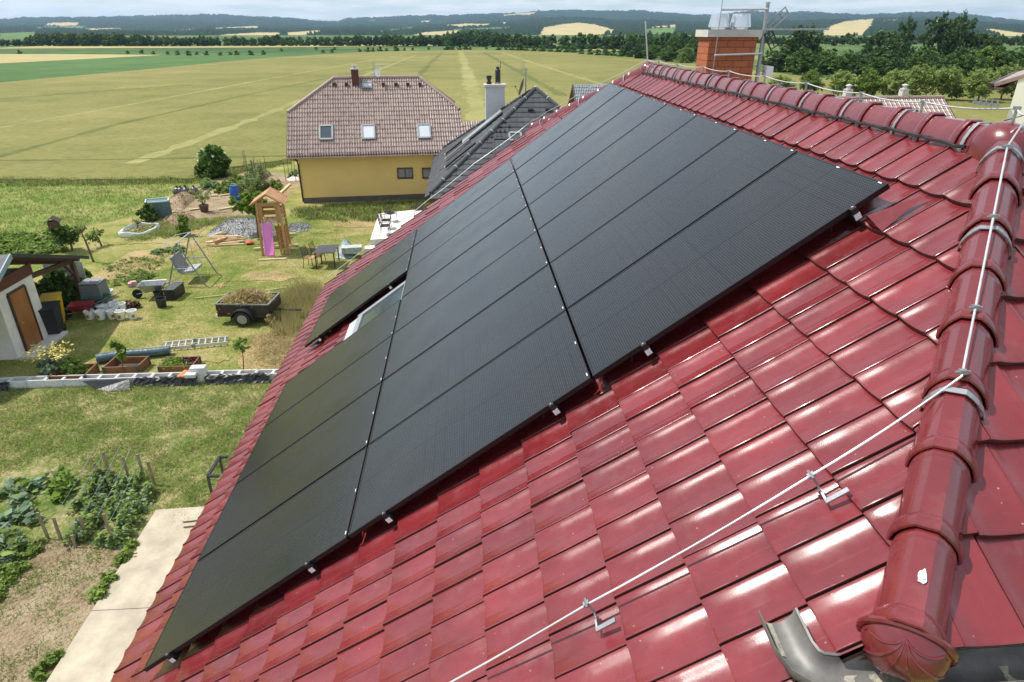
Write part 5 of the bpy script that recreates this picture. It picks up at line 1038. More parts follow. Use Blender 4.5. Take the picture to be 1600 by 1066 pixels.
v.slab([A+ax*.1-ay*.2+Vector((0, 0, 1.25)), A+ax*.52-ay*.2+Vector((0, 0, 1.25)), A+ax*.52+ay*.1+Vector((0, 0, .1)), A+ax*.1+ay*.1+Vector((0, 0, .1))], .03); v.build('ladder', wood, tw)
sd_ = thing('disc_swing', 'orange-red disc swing seat with a pale rope lying on the lawn left of the slide', 'swing seat', at(390, 381.5))
v = MB(); v.lathe(at(390, 381.5)+Vector((0, 0, .10)), [(.01, .05), (.12, .05), (.19, .02), (.2, -.03), (.14, -.06), (.01, -.06)], 18); v.build('disc', mat('orange_red_plastic', (.55, .10, .05), .4), sd_, 40)
v = MB(); b0 = at(390, 381.5); v.tube([b0+Vector((0, 0, .14)), b0+Vector((-.05, .05, .9))], .012, 6); v.build('rope', M['white_plastic'], sd_)
# gravel and lumber
def heap(name, poly, h, m, seed, label, cat, stones=0, ssz=.05, smat=None):
    r = np.random.default_rng(seed); P = [Vector((p.x, p.y)) for p in poly]; cx_ = sum(p.x for p in P)/len(P); cy_ = sum(p.y for p in P)/len(P); V = []; K = 14; n = 40
    ring = [P[int(i*len(P)/n) % len(P)].lerp(P[(int(i*len(P)/n)+1) % len(P)], (i*len(P)/n) % 1) for i in range(n)]
    for j in range(K+1):
        t = j/K
        for q in ring: V.append((cx_+(q.x-cx_)*(1-t)*(1+r.normal(0, .02)), cy_+(q.y-cy_)*(1-t)*(1+r.normal(0, .02)), h*math.sin(t*PI/2)**1.1+r.normal(0, .018)*(t > 0)))
    F = np.array([(j*n+i, j*n+(i+1) % n, (j+1)*n+(i+1) % n, (j+1)*n+i) for j in range(K) for i in range(n)])
    o = bulk(name, np.array(V), F, m, None, None, False); tag(o, label, cat)
    if stones:
        q = tri_pts(poly, stones, r); d = np.array([min(1, max(0, 1-max(abs(x-cx_)/(np.ptp([p.x for p in P])/2), abs(y-cy_)/(np.ptp([p.y for p in P])/2)))) for x, y in q])
        C_ = np.stack([q[:, 0], q[:, 1], h*np.sin(d*PI/2)**1.1+.03], 1); V_, F_ = cards(C_, ssz, r, 0, 1.2); s_ = bulk('stones', V_, F_, smat or m, None, o); tag(s_, kind='stuff')
    return o
M['gravel'] = mat('grey_gravel', (.26, .26, .255), .9, .45, 9, bump=.8, bscale=30, island=.4)
heap('gravel_heap', pix((322, 369), (335, 356), (360, 350), (400, 347), (425, 350), (432, 362), (415, 370), (370, 374)), .55, M['gravel'], 1, 'low heap of grey gravel behind the lumber and the play tower', 'gravel heap', 1800, .06)
heap('gravel_heap', pix((452, 352), (470, 349), (486, 353), (484, 360), (465, 363), (450, 361)), .16, M['gravel'], 2, 'flat pale patch of gravel to the right of the play tower', 'gravel heap', 700, .06)
lb = thing('lumber_pile', 'loose pile of yellow planks and short posts on the lawn before the gravel', 'lumber', at(338, 382)); r_ = random.Random(3)
for k in range(16):
    a = at(316+r_.random()*22, 386-r_.random()*12); an = r_.gauss(.15, .12) if k < 9 else r_.gauss(.95, .15); l = 1.5 if k < 9 else .8; z = .05+.04*(k % 5)
    v = MB(); b = a+Vector((math.cos(an)*l, math.sin(an)*l, 0)); v.beam(a+Vector((0, 0, z)), b+Vector((0, 0, z+r_.gauss(0, .02))), .10, .05 if k < 9 else .09); v.build('plank', M['paleboard'] if k % 3 else wood, lb)
# swing bench
def pp(px, py, Y): d = ray(px, py); k = (Y-CAM[1])/d[1]; return Vector(CAM+k*d)
sb = thing('swing_bench', 'grey garden swing bench with tubular frame and bare canopy bar', 'garden swing', at(300, 442))
g1_, g2_ = at(292.5, 446.5), at(312, 427.5); c_ = (g1_+g2_)/2; ux = (g2_-g1_).normalized(); uy = Vector((ux.y, -ux.x, 0)); hb = 1.8; W2 = (g2_-g1_).length/2
for s in (-1, 1):
    v = MB(); m0 = c_+ux*W2*s; ap = m0+Vector((0, 0, hb))-uy*.05
    for t in (-1, 1): v.tube([ap, m0+uy*t*.72], .028, 8)
    v.tube([m0+uy*.42+Vector((0, 0, .72)), m0-uy*.46+Vector((0, 0, .72))], .02, 8); v.build('side_frame', M['greymetal'], sb)
v = MB(); v.tube([c_-ux*W2*1.03+Vector((0, 0, hb))-uy*.05, c_+ux*W2*1.03+Vector((0, 0, hb))-uy*.05], .026, 8); v.build('top_bar', M['wire'], sb)
v = MB()
for s in (-1, 1): v.tube([c_+ux*W2*s+Vector((0, 0, hb+.02))-uy*.05, c_+ux*W2*s*.98+Vector((0, 0, hb-.08))-uy*.62], .012, 6)
v.tube([c_-ux*W2*.98+Vector((0, 0, hb-.08))-uy*.62, c_+ux*W2*.98+Vector((0, 0, hb-.08))-uy*.62], .012, 6)
v.tube([c_-ux*W2*.98+Vector((0, 0, hb-.05))+uy*.5, c_+ux*W2*.98+Vector((0, 0, hb-.05))+uy*.5], .012, 6); v.build('canopy_bar', M['wire'], sb)
M['greyfab'] = mat('grey_fabric', (.22, .22, .23), .85, .1, 6)
v = MB(); s0 = c_+Vector((0, 0, .46)); f = lambda a, b, z: s0+ux*a+uy*b+Vector((0, 0, z)); v.slab([f(-.62*W2, -.26, .03), f(.62*W2, -.26, .03), f(.62*W2, .30, .10), f(-.62*W2, .30, .10)], .09); v.build('seat_cushion', mat('light_grey_fabric', (.36, .36, .36), .85, .1, 6), sb)
v = MB(); v.slab([f(-.62*W2, -.27, .02), f(.62*W2, -.27, .02), f(.62*W2, -.50, .66), f(-.62*W2, -.50, .66)], .08); v.build('back_cushion', M['greyfab'], sb)
v = MB()
for s in (-1, 1): v.tube([f(.64*W2*s, .25, .0), f(.64*W2*s, -.28, .0), f(.64*W2*s, -.5, .6)], .016, 6); v.tube([f(.64*W2*s, 0, 0), c_+ux*.66*W2*s+Vector((0, 0, hb))-uy*.05], .008, 5); v.tube([f(.64*W2*s, -.3, .26), f(.64*W2*s, .24, .26), f(.64*W2*s, .24, 0)], .014, 6)
v.build('seat_frame', M['greymetal'], sb)
# storage box
bx = thing('storage_box', 'long black storage box with a grey lid on the lawn by the garden swing', 'box', at(272, 462))
a = at(258.5, 469.8); b = at(274.8, 469.2); c = at(290, 457); dv = c-b; hB = hgt((274.8, 469.2), (268.8, 452.9))
q = [a, b, b+dv, a+dv]; v = MB(); v.prism([(p.x, p.y) for p in q], 0, hB*.93); v.build('box', M['black_plastic'], bx)
cc_ = sum(((Vector((p.x, p.y, 0))) for p in q), Vector())/4; v = MB(); v.prism([tuple(cc_+(p-cc_)*1.05)[:2] for p in q], hB*.93, hB); v.build('lid', mat('grey_lid', (.07, .075, .08), .45, .1, 4), bx)
# wheelbarrows
def barrow(px, py, an, traym, label, s=1.0):
    o = at(px, py); t = thing('wheelbarrow', label, 'wheelbarrow', o); R = Matrix.Rotation(an, 3, 'Z'); f = lambda x, y, z: o+R @ (Vector((x, y, z))*s)
    v = MB(); lo_ = [(-.28, -.18), (.30, -.20), (.30, .20), (-.28, .18)]; hi_ = [(-.48, -.33), (.46, -.34), (.46, .34), (-.48, .33)]
    vs = [f(x, y, .28) for x, y in lo_]+[f(x, y, .58) for x, y in hi_]+[f(x*.93, y*.93, .57) for x, y in hi_]+[f(x*.9, y*.9, .31) for x, y in lo_]
    v.add(vs, [(3, 2, 1, 0)]+[(i, (i+1) % 4, (i+1) % 4+4, i+4) for i in range(4)]+[(i+4, (i+1) % 4+4, (i+1) % 4+8, i+8) for i in range(4)]+[(i+8, (i+1) % 4+8, (i+1) % 4+12, i+12) for i in range(4)]+[(12, 13, 14, 15)]); v.build('tray', traym, t)
    v = MB()
    for y in (-1, 1): v.tube([f(-.62, y*.06, .18), f(-.2, y*.16, .26), f(.4, y*.24, .42), f(.98, y*.30, .66)], .017*s, 6); v.tube([f(.28, y*.2, .28), f(.34, y*.24, .0)], .014*s, 6)
    v.build('frame', M['zinc'], t)
    v = MB(); K = 18; vs = []
    c = f(-.62, 0, .18); axv = R @ Vector((0, 1, 0)); e1_ = R @ Vector((1, 0, 0))
    v.tube([c-axv*.04*s, c+axv*.04*s], .18*s, 18); v.build('wheel', M['rubber'], t)
    return t
barrow(243, 464, .12, M['zinc'], 'grey metal wheelbarrow beside the black storage box')
barrow(133, 494, .18, mat('shaded_red_paint', (.24, .02, .03), .4, .15, 5), 'red wheelbarrow in the shade by the carport post', .85)  # red tray colour is darkened to stand in for the carport's shadow
barrow(156, 483, .0, mat('dark_green_paint', (.03, .12, .07), .5, .2, 5), 'dark green wheelbarrow in front of the grey composter', .9)
# buckets
def bucket(name, px, py, r, h, m, label, cat='bucket', group=None, band=None, rim=None):
    o = at(px, py); t = thing(name, label, cat, o, group); v = MB(); v.lathe(o, [(.01, 0), (r*.82, 0), (r, h), (r*1.06, h), (r*1.06, h+.015), (r*.94, h+.015), (r*.80, .05), (.01, .05)], 18); v.build('body', m, t, 40)
    if band: a0 = rnd.uniform(-2.2, -.9); v = MB(); vs = [o+Vector((r*(.835+.18*zz)*math.cos(a0+.17*k), r*(.835+.18*zz)*math.sin(a0+.17*k), h*zz)) for k in range(6) for zz in (.2, .72)]; v.add(vs, [(2*k, 2*k+2, 2*k+3, 2*k+1) for k in range(5)]); v.build('printed_label', band, t); v = MB(); vs = [o+Vector((r*(.845+.18*zz)*math.cos(a0+.17*k), r*(.845+.18*zz)*math.sin(a0+.17*k), h*zz)) for k in (1.6, 2.5, 3.4) for zz in (.34, .58)]; v.add(vs, [(2*k, 2*k+2, 2*k+3, 2*k+1) for k in range(2)]); v.build('printed_mark', M['black_plastic'], t)
    v = MB(); v.tube([o+Vector((r*1.02*math.cos(a), r*.3*math.sin(a)+r*.9*0, h-.02+.0*a))+Vector((0, -r*1.0*math.sin(a), -.04*math.sin(a))) for a in [PI*i/8 for i in range(9)]], .006, 5); v.build('handle', M['wire'], t); return t
M['yellowlabel'] = mat('yellow_print', (.62, .44, .04), .5, .45, 9)
bl = ['nearest the red wheelbarrow, alone at the left', 'second from the left, yellow label', 'behind the second one, in the back row', 'in the back row, beside the leftmost back one', 'in the front row, third from the left', 'in the middle of the back row', 'topmost of the group, furthest back', 'in the front row, fourth from the left', 'standing alone at the right end of the group', 'at the right end of the back row']
for (px, py), l in zip(((141.6, 498), (158.6, 498.5), (160.5, 489.5), (168.5, 489.5), (177, 497.5), (181, 489), (180, 484.5), (190, 498.5), (208, 497.5), (191, 486.5)), bl):
    bucket('bucket', px, py, .17, .30, M['white_plastic'], 'white plastic bucket '+l, 'bucket', 'white buckets on the lawn by the carport', M['yellowlabel'])
bucket('bucket', 253.5, 479.5, .19, .34, M['black_plastic'], 'black bucket in front, on the lawn by the wheelbarrow', rim=1); bucket('bucket', 250, 468.5, .18, .32, M['black_plastic'], 'black bucket tucked under the grey wheelbarrow')
bucket('basket', 170, 464, .20, .26, M['white_plastic'], 'white tub beside the grey composter', 'tub')
patch('heather', pix((199, 484), (216, 483), (217, 477), (201, 477)), 900, .07, .28, [LEAF['red'], LEAF['red'], LEAF['straw']], 231, 'reddish brown low plant behind the buckets', 'plant', clump=16)
# composter
cp = thing('composter', 'grey ribbed square composter standing by the plank fence', 'composter', at(154, 476)); o = at(154, 476); v = MB()
for k in range(8): v.box(o+Vector((0, 0, .06+.11*k)), (.78-.012*k, .70-.012*k, .105))
v.build('body', mat('grey_plastic', (.17, .185, .185), .6, .15, 4), cp); v = MB(); v.box(o+Vector((0, 0, .93)), (.70, .62, .05)); v.box(o+Vector((.15, -.05, .97)), (.3, .2, .04)); v.build('lid', mat('grey_plastic_lid', (.22, .23, .23), .6, .15, 4), cp)
# bins
def wheelie(px, py, bm_, lm, label, an=.2):
    o = at(px, py); t = thing('wheelie_bin', label, 'bin', o, None); R = Matrix.Rotation(an, 3, 'Z'); f = lambda x, y, z: o+R @ Vector((x, y, z)); v = MB()
    vs = [f(x*.22, y*.25, .04) for x, y in ((-1, -1), (1, -1), (1, 1), (-1, 1))]+[f(x*.28, y*.34, .95) for x, y in ((-1, -1), (1, -1), (1, 1), (-1, 1))]
    v.add(vs, [(3, 2, 1, 0), (4, 5, 6, 7)]+[(i, (i+1) % 4, (i+1) % 4+4, i+4) for i in range(4)]); v.build('body', bm_, t)
    v = MB(); v.slab([f(-.30, -.37, 1.0), f(.30, -.37, 1.0), f(.30, .36, 1.06), f(-.30, .36, 1.06)], .06); v.tube([f(-.28, .38, .98), f(.28, .38, .98)], .02, 6); v.build('lid', lm, t)
    for s in (-1, 1): v = MB(); v.tube([f(.20*s, .27, .1), f(.25*s, .27, .1)], .10, 12); v.build('wheel', M['rubber'], t)
M['yellowbin'] = mat('yellow_plastic', (.62, .40, .01), .4, .08, 3)
wheelie(87, 521, M['black_plastic'], M['black_plastic'], 'black wheelie bin nearest the shed corner'); wheelie(90, 506, M['yellowbin'], M['yellowbin'], 'yellow wheelie bin with its lid showing behind the black one', .25)

# shed with carport
sh = thing('garden_shed', 'white shed with a brown door under a dark open-sided carport roof', 'shed', at(40, 545))
A_ = at(29, 562); B_ = at(80, 523.5); d_ = (B_-A_).normalized(); n_ = Vector((-d_.y, d_.x, 0)); hS = 2.42
if n_.x > 0: n_ = -n_
L_ = (B_-A_).length; M['shedwall'] = mat('weathered_white_paint', (.66, .63, .57), .8, .12, 2.2, bump=.1, bscale=40)
v = MB(); q = [A_, B_, B_+n_*2.6, A_+n_*2.6]; v.prism([(p.x, p.y) for p in q], 0, hS); v.build('wall', M['shedwall'], sh)
v = MB(); v.beam(A_-d_*.05-n_*.03+Vector((0, 0, hS-.02)), B_+d_*.03-n_*.03+Vector((0, 0, hS-.02)), .05, .36); v.build('fascia', mat('dark_red_brown_paint', (.085, .018, .014), .5, .2, 4), sh)
v = MB(); da = A_+d_*L_*.24; db = A_+d_*L_*.70; dm = mat('varnished_brown_door', (.27, .10, .025), .4, .22, 3, stretch=(1, 1, .3), coat=.2)
v.beam((da+db)/2-n_*.02-d_*(db-da).length/2+Vector((0, 0, 1.0)), (da+db)/2-n_*.02+d_*(db-da).length/2+Vector((0, 0, 1.0)), .05, 1.96); dr_ = v.build('door', dm, sh)
v = MB(); v.beam(da+d_*.10-n_*.08+Vector((0, 0, 1.0)), da+d_*.24-n_*.08+Vector((0, 0, 1.0)), .02, .02); v.build('handle', M['steel'], dr_)
v = MB()
for p_ in (da, db): v.beam(p_-n_*.03, p_-n_*.03+Vector((0, 0, 2.0)), .06, .07, up=(d_.x, d_.y, 0))
v.beam(da-n_*.03+Vector((0, 0, 2.02)), db-n_*.03+Vector((0, 0, 2.02)), .06, .07); v.build('door_frame', M['brownframe'], sh)
v = MB(); v.beam(A_-n_*.25+Vector((0, 0, .03)), B_+d_*.15-n_*.25+Vector((0, 0, .03)), .5, .08); v.build('step', M['concrete'], sh)
GX = -11.42; AY, AZ = 16.72, 3.24; EY, EZ = 20.65, 1.90; NY, NZ = 13.4, 1.45
P3 = lambda x, y, z: Vector((x, y, z))
v = MB(); v.slab([P3(GX, AY, AZ), P3(GX, EY, EZ), P3(GX-5, EY, EZ), P3(GX-5, AY, AZ)], .05)
M['felt'] = mat('dark_roof_felt', (.045, .045, .048), .85, .25, 6); v.build('far_roof', M['felt'], sh)
v = MB(); v.slab([P3(GX, AY, AZ), P3(GX-5, AY, AZ), P3(GX-5, NY, NZ), P3(GX, NY, NZ)], .05); v.build('near_roof', mat('grey_roof_felt', (.12, .12, .125), .8, .2, 6), sh)
v = MB(); v.beam(P3(GX+.02, AY, AZ-.03), P3(GX+.02, NY, NZ-.03), .04, .16); v.build('barge_board', mat('blue_grey_paint', (.22, .30, .34), .6, .12, 4), sh)
v = MB(); v.beam(P3(GX+.02, AY, AZ-.03), P3(GX+.02, EY, EZ-.03), .04, .12); v.build('barge_board', M['felt'], sh)
v = MB(); pb_ = at(132, 477); pz = EZ-.08; v.beam(pb_, Vector((pb_.x, pb_.y, pz)), .14, .14, up=(0, 1, 0)); v.build('post', M['wood_brown'], sh)
v = MB(); v.beam(Vector((pb_.x, pb_.y, pz-.06)), Vector((pb_.x, B_.y, 2.05)), .10, .16); v.beam(Vector((pb_.x, pb_.y, pz-.08)), Vector((pb_.x-4, pb_.y, pz-.08)), .1, .14); v.beam(Vector((pb_.x, pb_.y, 1.2)), Vector((pb_.x, pb_.y-.7, 1.95)), .08, .08); v.build('tie_beam', M['wood_brown'], sh)
v = MB()
for k in range(5): x_ = GX-.35-.9*k; v.beam(P3(x_, AY, AZ-.11), P3(x_, EY, EZ-.11), .06, .12)
v.build('rafter', M['wood_brown'], sh)
fn_ = thing('plank_fence', 'grey plank fence behind the carport', 'fence', at(136, 463)); v = MB(); fa, fb = at(86, 470), at(142, 466)
n__ = 22
for k in range(n__): c = fa.lerp(fb, k/(n__-1)); v.box(c+Vector((0, 0, .75+rnd.gauss(0, .02))), (.085, .025, 1.5), 0)
v.build('boards', mat('weathered_grey_board', (.42, .40, .37), .85, .2, 4, island=.15), fn_)
v = MB(); v.beam(fa+Vector((0, .04, .4)), fb+Vector((0, .04, .4)), .04, .08); v.beam(fa+Vector((0, .04, 1.2)), fb+Vector((0, .04, 1.2)), .04, .08); v.build('rail', M['wood_brown'], fn_)
bush('ivy_hedge', 100, 474, 420, 66, 3600, .13, 'mid', 305, 'dark leafy hedge in the shade behind the carport', 'hedge'); bush('vine', 138, 455, 418, 26, 1500, .12, 'light', 306, 'bright green vine beside the carport post', 'vine')
# block wall along the garden
bw_ = thing('block_wall', 'low garden wall of open grey shuttering blocks', 'wall', at(200, 598)); Yw = at(210, 600).y; x = at(-60, 604).x; M['block'] = mat('grey_block', (.58, .58, .57), .9, .12, 6, bump=.2, bscale=60); k = 0
while x < -2.6:
    v = MB(); c = Vector((x+.25, Yw+.08+rnd.gauss(0, .006), .12+rnd.gauss(0, .006))); R = Matrix.Rotation(rnd.gauss(0, .012), 3, 'Z')
    for dx, dy, a, b in ((0, -.13, .495, .035), (0, .13, .495, .035), (-.232, 0, .032, .225), (.232, 0, .032, .225)): v.box(c+R @ Vector((dx, dy, 0)), (a, b, .24), 0, 0, R)
    v.box(c+Vector((0, 0, -.08)), (.43, .22, .06), 0, 1); o = v.build('block', [M['block'], M['soil']], bw_); x += .502; k += 1
M['foil'] = mat('black_foil', (.016, .017, .018), .42, .3, 4, bump=.6, bscale=9, coat=.0)
def foil(px0, px1, y0, label, seed):
    a = at(px0, y0); b = at(px1, y0-(px1-px0)*.03); r = random.Random(seed); v = MB(); n = 26; vs = []
    for i in range(n+1):
        t = i/n; c = a.lerp(b, t)
        for dy, z in ((-.12, .015), (-.07, .09), (-.04, .17), (-.02, .235), (.03, .262)): vs.append((c.x+r.gauss(0, .02), Yw-.12+dy+r.gauss(0, .015), max(.008, z+r.gauss(0, .02))))
    v.add(vs, [(i*5+k, i*5+k+1, (i+1)*5+k+1, (i+1)*5+k) for i in range(n) for k in range(4)]); tag(v.build('plastic_sheet', M['foil']), label, 'plastic sheet')
foil(215, 312, 600, 'crumpled black plastic sheet over the middle of the block wall', 1); foil(325, 425, 596, 'black plastic sheet over the right end of the block wall by the roof', 2); foil(-20, 22, 606, 'black plastic sheet on the left end of the block wall', 3)
o = at(160, 606); v = MB(); v.add([(o.x-.55, Yw-.14, .22), (o.x+.8, Yw-.14, .24), (o.x+.9, Yw-.42, .03), (o.x+.3, Yw-.45, .015), (o.x-.1, Yw-.30, .02)], [(0, 1, 2, 3, 4)]); tag(v.build('plastic_sheet', M['foil']), 'black sheet folded down from the left half of the block wall', 'plastic sheet')
bt = thing('roof_tile_stack', 'few orange clay tiles lying on the block wall', 'tiles', at(293, 594)); o = at(293, 596)
for k in range(3): v = MB(); v.beam(Vector((o.x-.12+k*.11, Yw-.2, .285)), Vector((o.x-.02+k*.11, Yw+.18, .30)), .10, .04); v.build('tile', mat('orange_clay', (.52, .20, .08), .8), bt)
v = MB(); o = at(319, 588); v.box(Vector((o.x, Yw+.08, .36)), (.42, .24, .22)); v.box(Vector((o.x-.16, Yw-.12, .30)), (.30, .20, .10)); tag(v.build('loose_block', M['block']), 'single grey block set on top of the block wall', 'block')
# raised beds
M['cortenbrown'] = mat('brown_bed_board', (.20, .085, .035), .6, .25, 5); M['earth'] = mat('dark_earth', (.07, .05, .035), .95, .3, 6, bump=.6)
def bed(c4, h, label, fill=.5):
    q = [gp(x, y, h) for x, y in c4]; cc = sum(q, Vector())/4; t = thing('raised_bed', label, 'raised bed', (cc.x, cc.y, 0), 'raised garden beds'); k = 0
    v = MB()
    for a, b in zip(q, q[1:]+q[:1]): v.beam(Vector((a.x, a.y, h/2)), Vector((b.x, b.y, h/2)), .035, h)
    v.build('boards', M['cortenbrown'], t); v = MB()
    for a in q: v.box((a.x, a.y, h/2), (.07, .07, h+.01))
    v.build('corner_post', mat('dark_corner', (.06, .065, .07), .5), t)
    v = MB(); v.add([(cc.x+(a.x-cc.x)*.97, cc.y+(a.y-cc.y)*.97, h*fill) for a in q], [(0, 1, 2, 3)]); v.build('soil', M['earth'], t); return q, cc
q1, c1 = bed(((76, 588), (131, 587), (150, 568), (100, 570)), .26, 'raised bed at the left overgrown with bushy plants')
q2, c2 = bed(((161, 574), (214, 572.5), (231, 557), (180, 558)), .28, 'empty brown raised bed in the middle, open and dark inside', .25)
q3, c3 = bed(((248, 573), (300, 571.6), (311, 557), (261, 558)), .22, 'raised bed at the right planted with green and dark lettuces', .7)
santo = bush('santolina', 86, 586, 553, 44, 2600, .075, 'blue', 307, 'silvery shrub with yellow flowers in the left raised bed', 'shrub', stem=False); bush('herb_shrub', 122, 586, 558, 42, 2600, .08, 'light', 308, 'bright green bushy herb in the left raised bed', 'shrub', stem=False)
P_ = gp(86, 586); patch('flower_heads', [P_+Vector((a, b, 0)) for a, b in ((-.62, -.35), (.5, -.35), (.5, .5), (-.62, .5))], 320, .06, .32, LEAF['yellow'], 232, kind='stuff', z0=.55, parent=santo)
kk = 0
for row in range(3):
    for col in range(7):
        t, s = (col+.5)/7.2+rnd.gauss(0, .01), (row+.6)/3.3; a = q3[0].lerp(q3[1], t); b = q3[3].lerp(q3[2], t); c = a.lerp(b, s); m_ = 'lime' if col < 4 or (row == 0 and col < 6) else 'red'
        C_ = np.array(c)+rng.normal(0, 1, (36, 3))*np.array((.065, .065, .03)); C_[:, 2] = .17+abs(C_[:, 2]-.22); V_, F_ = cards(C_, .085, rng, .3, 1.3)
        tag(bulk('lettuce', V_, F_, LEAF[m_]), 'bright green lettuce in the right raised bed' if m_ == 'lime' else 'dark red lettuce in the right raised bed', 'lettuce', 'green lettuces' if m_ == 'lime' else 'red lettuces')
# pipe, ladder
v = MB(); pa = [at(147, 573), at(190, 566), at(230, 563), at(262, 559)]; v.tube([p+Vector((0, .25, .15)) for p in pa], [.15, .15, .15, .145], 14); tag(v.build('drain_pipe', mat('blue_grey_foil', (.06, .10, .12), .35, .3, 3, bump=.6, bscale=12), None, 40), 'long blue-grey rolled tube lying behind the raised beds', 'tube')
ld = thing('ladder', 'aluminium ladder lying flat on the lawn', 'ladder', at(305, 543)); a, b = at(253, 549.5), at(357, 539.5); a2, b2 = at(256, 540.5), at(358, 531)
for p0, p1 in ((a, b), (a2, b2)): v = MB(); v.beam(p0+Vector((0, 0, .09)), p1+Vector((0, 0, .09)), .03, .10); v.build('stile', M['wire'], ld)
for k in range(10): v = MB(); t = (k+.5)/10; v.beam(a.lerp(b, t)+Vector((0, 0, .11)), a2.lerp(b2, t)+Vector((0, 0, .11)), .035, .03); v.build('rung', M['wire'], ld)
v = MB()
for p0, p1 in ((a, b), (a2, b2)): c = p0.lerp(p1, .48); v.beam(c-(b-a)*.03+Vector((0, 0, .10)), c+(b-a)*.03+Vector((0, 0, .10)), .04, .12)
v.build('joint', M['greymetal'], ld)
# trailer with hay
o = at(383, 507); tr = thing('trailer', 'small dark single-axle trailer loaded with hay', 'trailer', o)
tx = Vector((1, -.10, 0)).normalized(); ty = Vector((.10, 1, 0)).normalized(); f = lambda x, y, z: o+tx*x+ty*y+Vector((0, 0, z)); M['trboard'] = mat('dark_brown_steel', (.035, .025, .022), .4, .3, 5, metal=.2)
W_, D_ = 1.86, 1.16; z0, z1 = .40, .76; x0 = -.92
v = MB(); v.slab([f(x0, .0, z0), f(x0+W_, .0, z0), f(x0+W_, D_, z0), f(x0, D_, z0)], .05); v.build('floor', M['trboard'], tr)
for nm, p, q in (('side_wall', (x0, 0), (x0+W_, 0)), ('side_wall', (x0, D_), (x0+W_, D_)), ('tailgate', (x0, 0), (x0, D_)), ('front_wall', (x0+W_, 0), (x0+W_, D_))):
    v = MB(); v.beam(f(*p, (z0+z1)/2), f(*q, (z0+z1)/2), .03, z1-z0); s_ = v.build(nm, M['trboard'], tr); v = MB(); v.beam(f(*p, z1), f(*q, z1), .05, .035); v.build('top_rail', M['greymetal'], s_)
for y in (-.13, D_+.13):
    v = MB(); v.tube([f(.02, y-.07, .27), f(.02, y+.07, .27)], .275, 22); w_ = v.build('wheel', M['rubber'], tr); v = MB(); v.tube([f(.02, y-.082, .27), f(.02, y+.082, .27)], .17, 18); v.tube([f(.02, y-.10, .27), f(.02, y+.10, .27)], .05, 10); v.build('rim', M['zinc'], w_)
    v = MB(); vs = []
    for i in range(13):
        an = PI*(.02+.96*i/12)
        for r2 in (.335, .36):
            for yy in (-.11, .11): vs.append(f(.02+math.cos(an)*r2*1.1, y+yy, .27+math.sin(an)*r2))
    v.add(vs, [(i*4+a, i*4+b, (i+1)*4+b, (i+1)*4+a) for i in range(12) for a, b in ((0, 1), (1, 3), (3, 2), (2, 0))]); v.build('mudguard', M['black_plastic'], tr)
v = MB(); v.beam(f(x0, 0, .34), f(x0+W_, 0, .34), .06, .09); v.beam(f(x0+W_, D_/2, .36), f(x0+W_+.95, D_/2, .34), .07, .07); v.build('drawbar', M['black_metal'], tr)
v = MB(); v.box(f(x0+.03, -.04, .45), (.05, .04, .12)); v.box(f(x0+.42, -.03, .42), (.10, .02, .05)); v.build('reflector', mat('orange_reflector', (.5, .10, .03), .4), tr)
v = MB(); v.box(f(x0-.03, .10, .32), (.06, .3, .14)); v.build('tail_lamp', M['white_plastic'], tr)
hp_ = [f(x0+.05+(W_-.1)*a, .05+(D_-.1)*b, 0) for a, b in ((0, 0), (.5, 0), (1, 0), (1, .5), (1, 1), (.5, 1), (0, 1), (0, .5))]
hy = heap('hay', hp_, .46, mat('hay', (.42, .35, .18), .95, .4, 9, bump=1, bscale=30), 5, 'heap of dry cut grass filling the trailer', 'hay'); hy.location.z = z0+.16
r = np.random.default_rng(8); q = tri_pts(hp_, 2600, r); cx_, cy_ = f(x0+W_/2, D_/2, 0)[:2]; dd = np.clip(1-np.hypot((q[:, 0]-cx_)/1.0, (q[:, 1]-cy_)/.66), 0, 1); V_, F_ = cards(np.stack([q[:, 0], q[:, 1], z0+.24+.40*np.sin(dd*PI/2)+r.normal(0, .02, len(q))], 1), .07, r, .3, 4); tag(bulk('straw_wisps', V_, F_, [LEAF['straw'], LEAF['grassdry'], LEAF['straw']], r.integers(0, 3, len(F_)), hy), kind='stuff')
bush('dry_weed', 425, 509, 486, 16, 500, .06, 'straw', 309, 'dry weed clump against the front of the trailer', 'weed', stem=False)
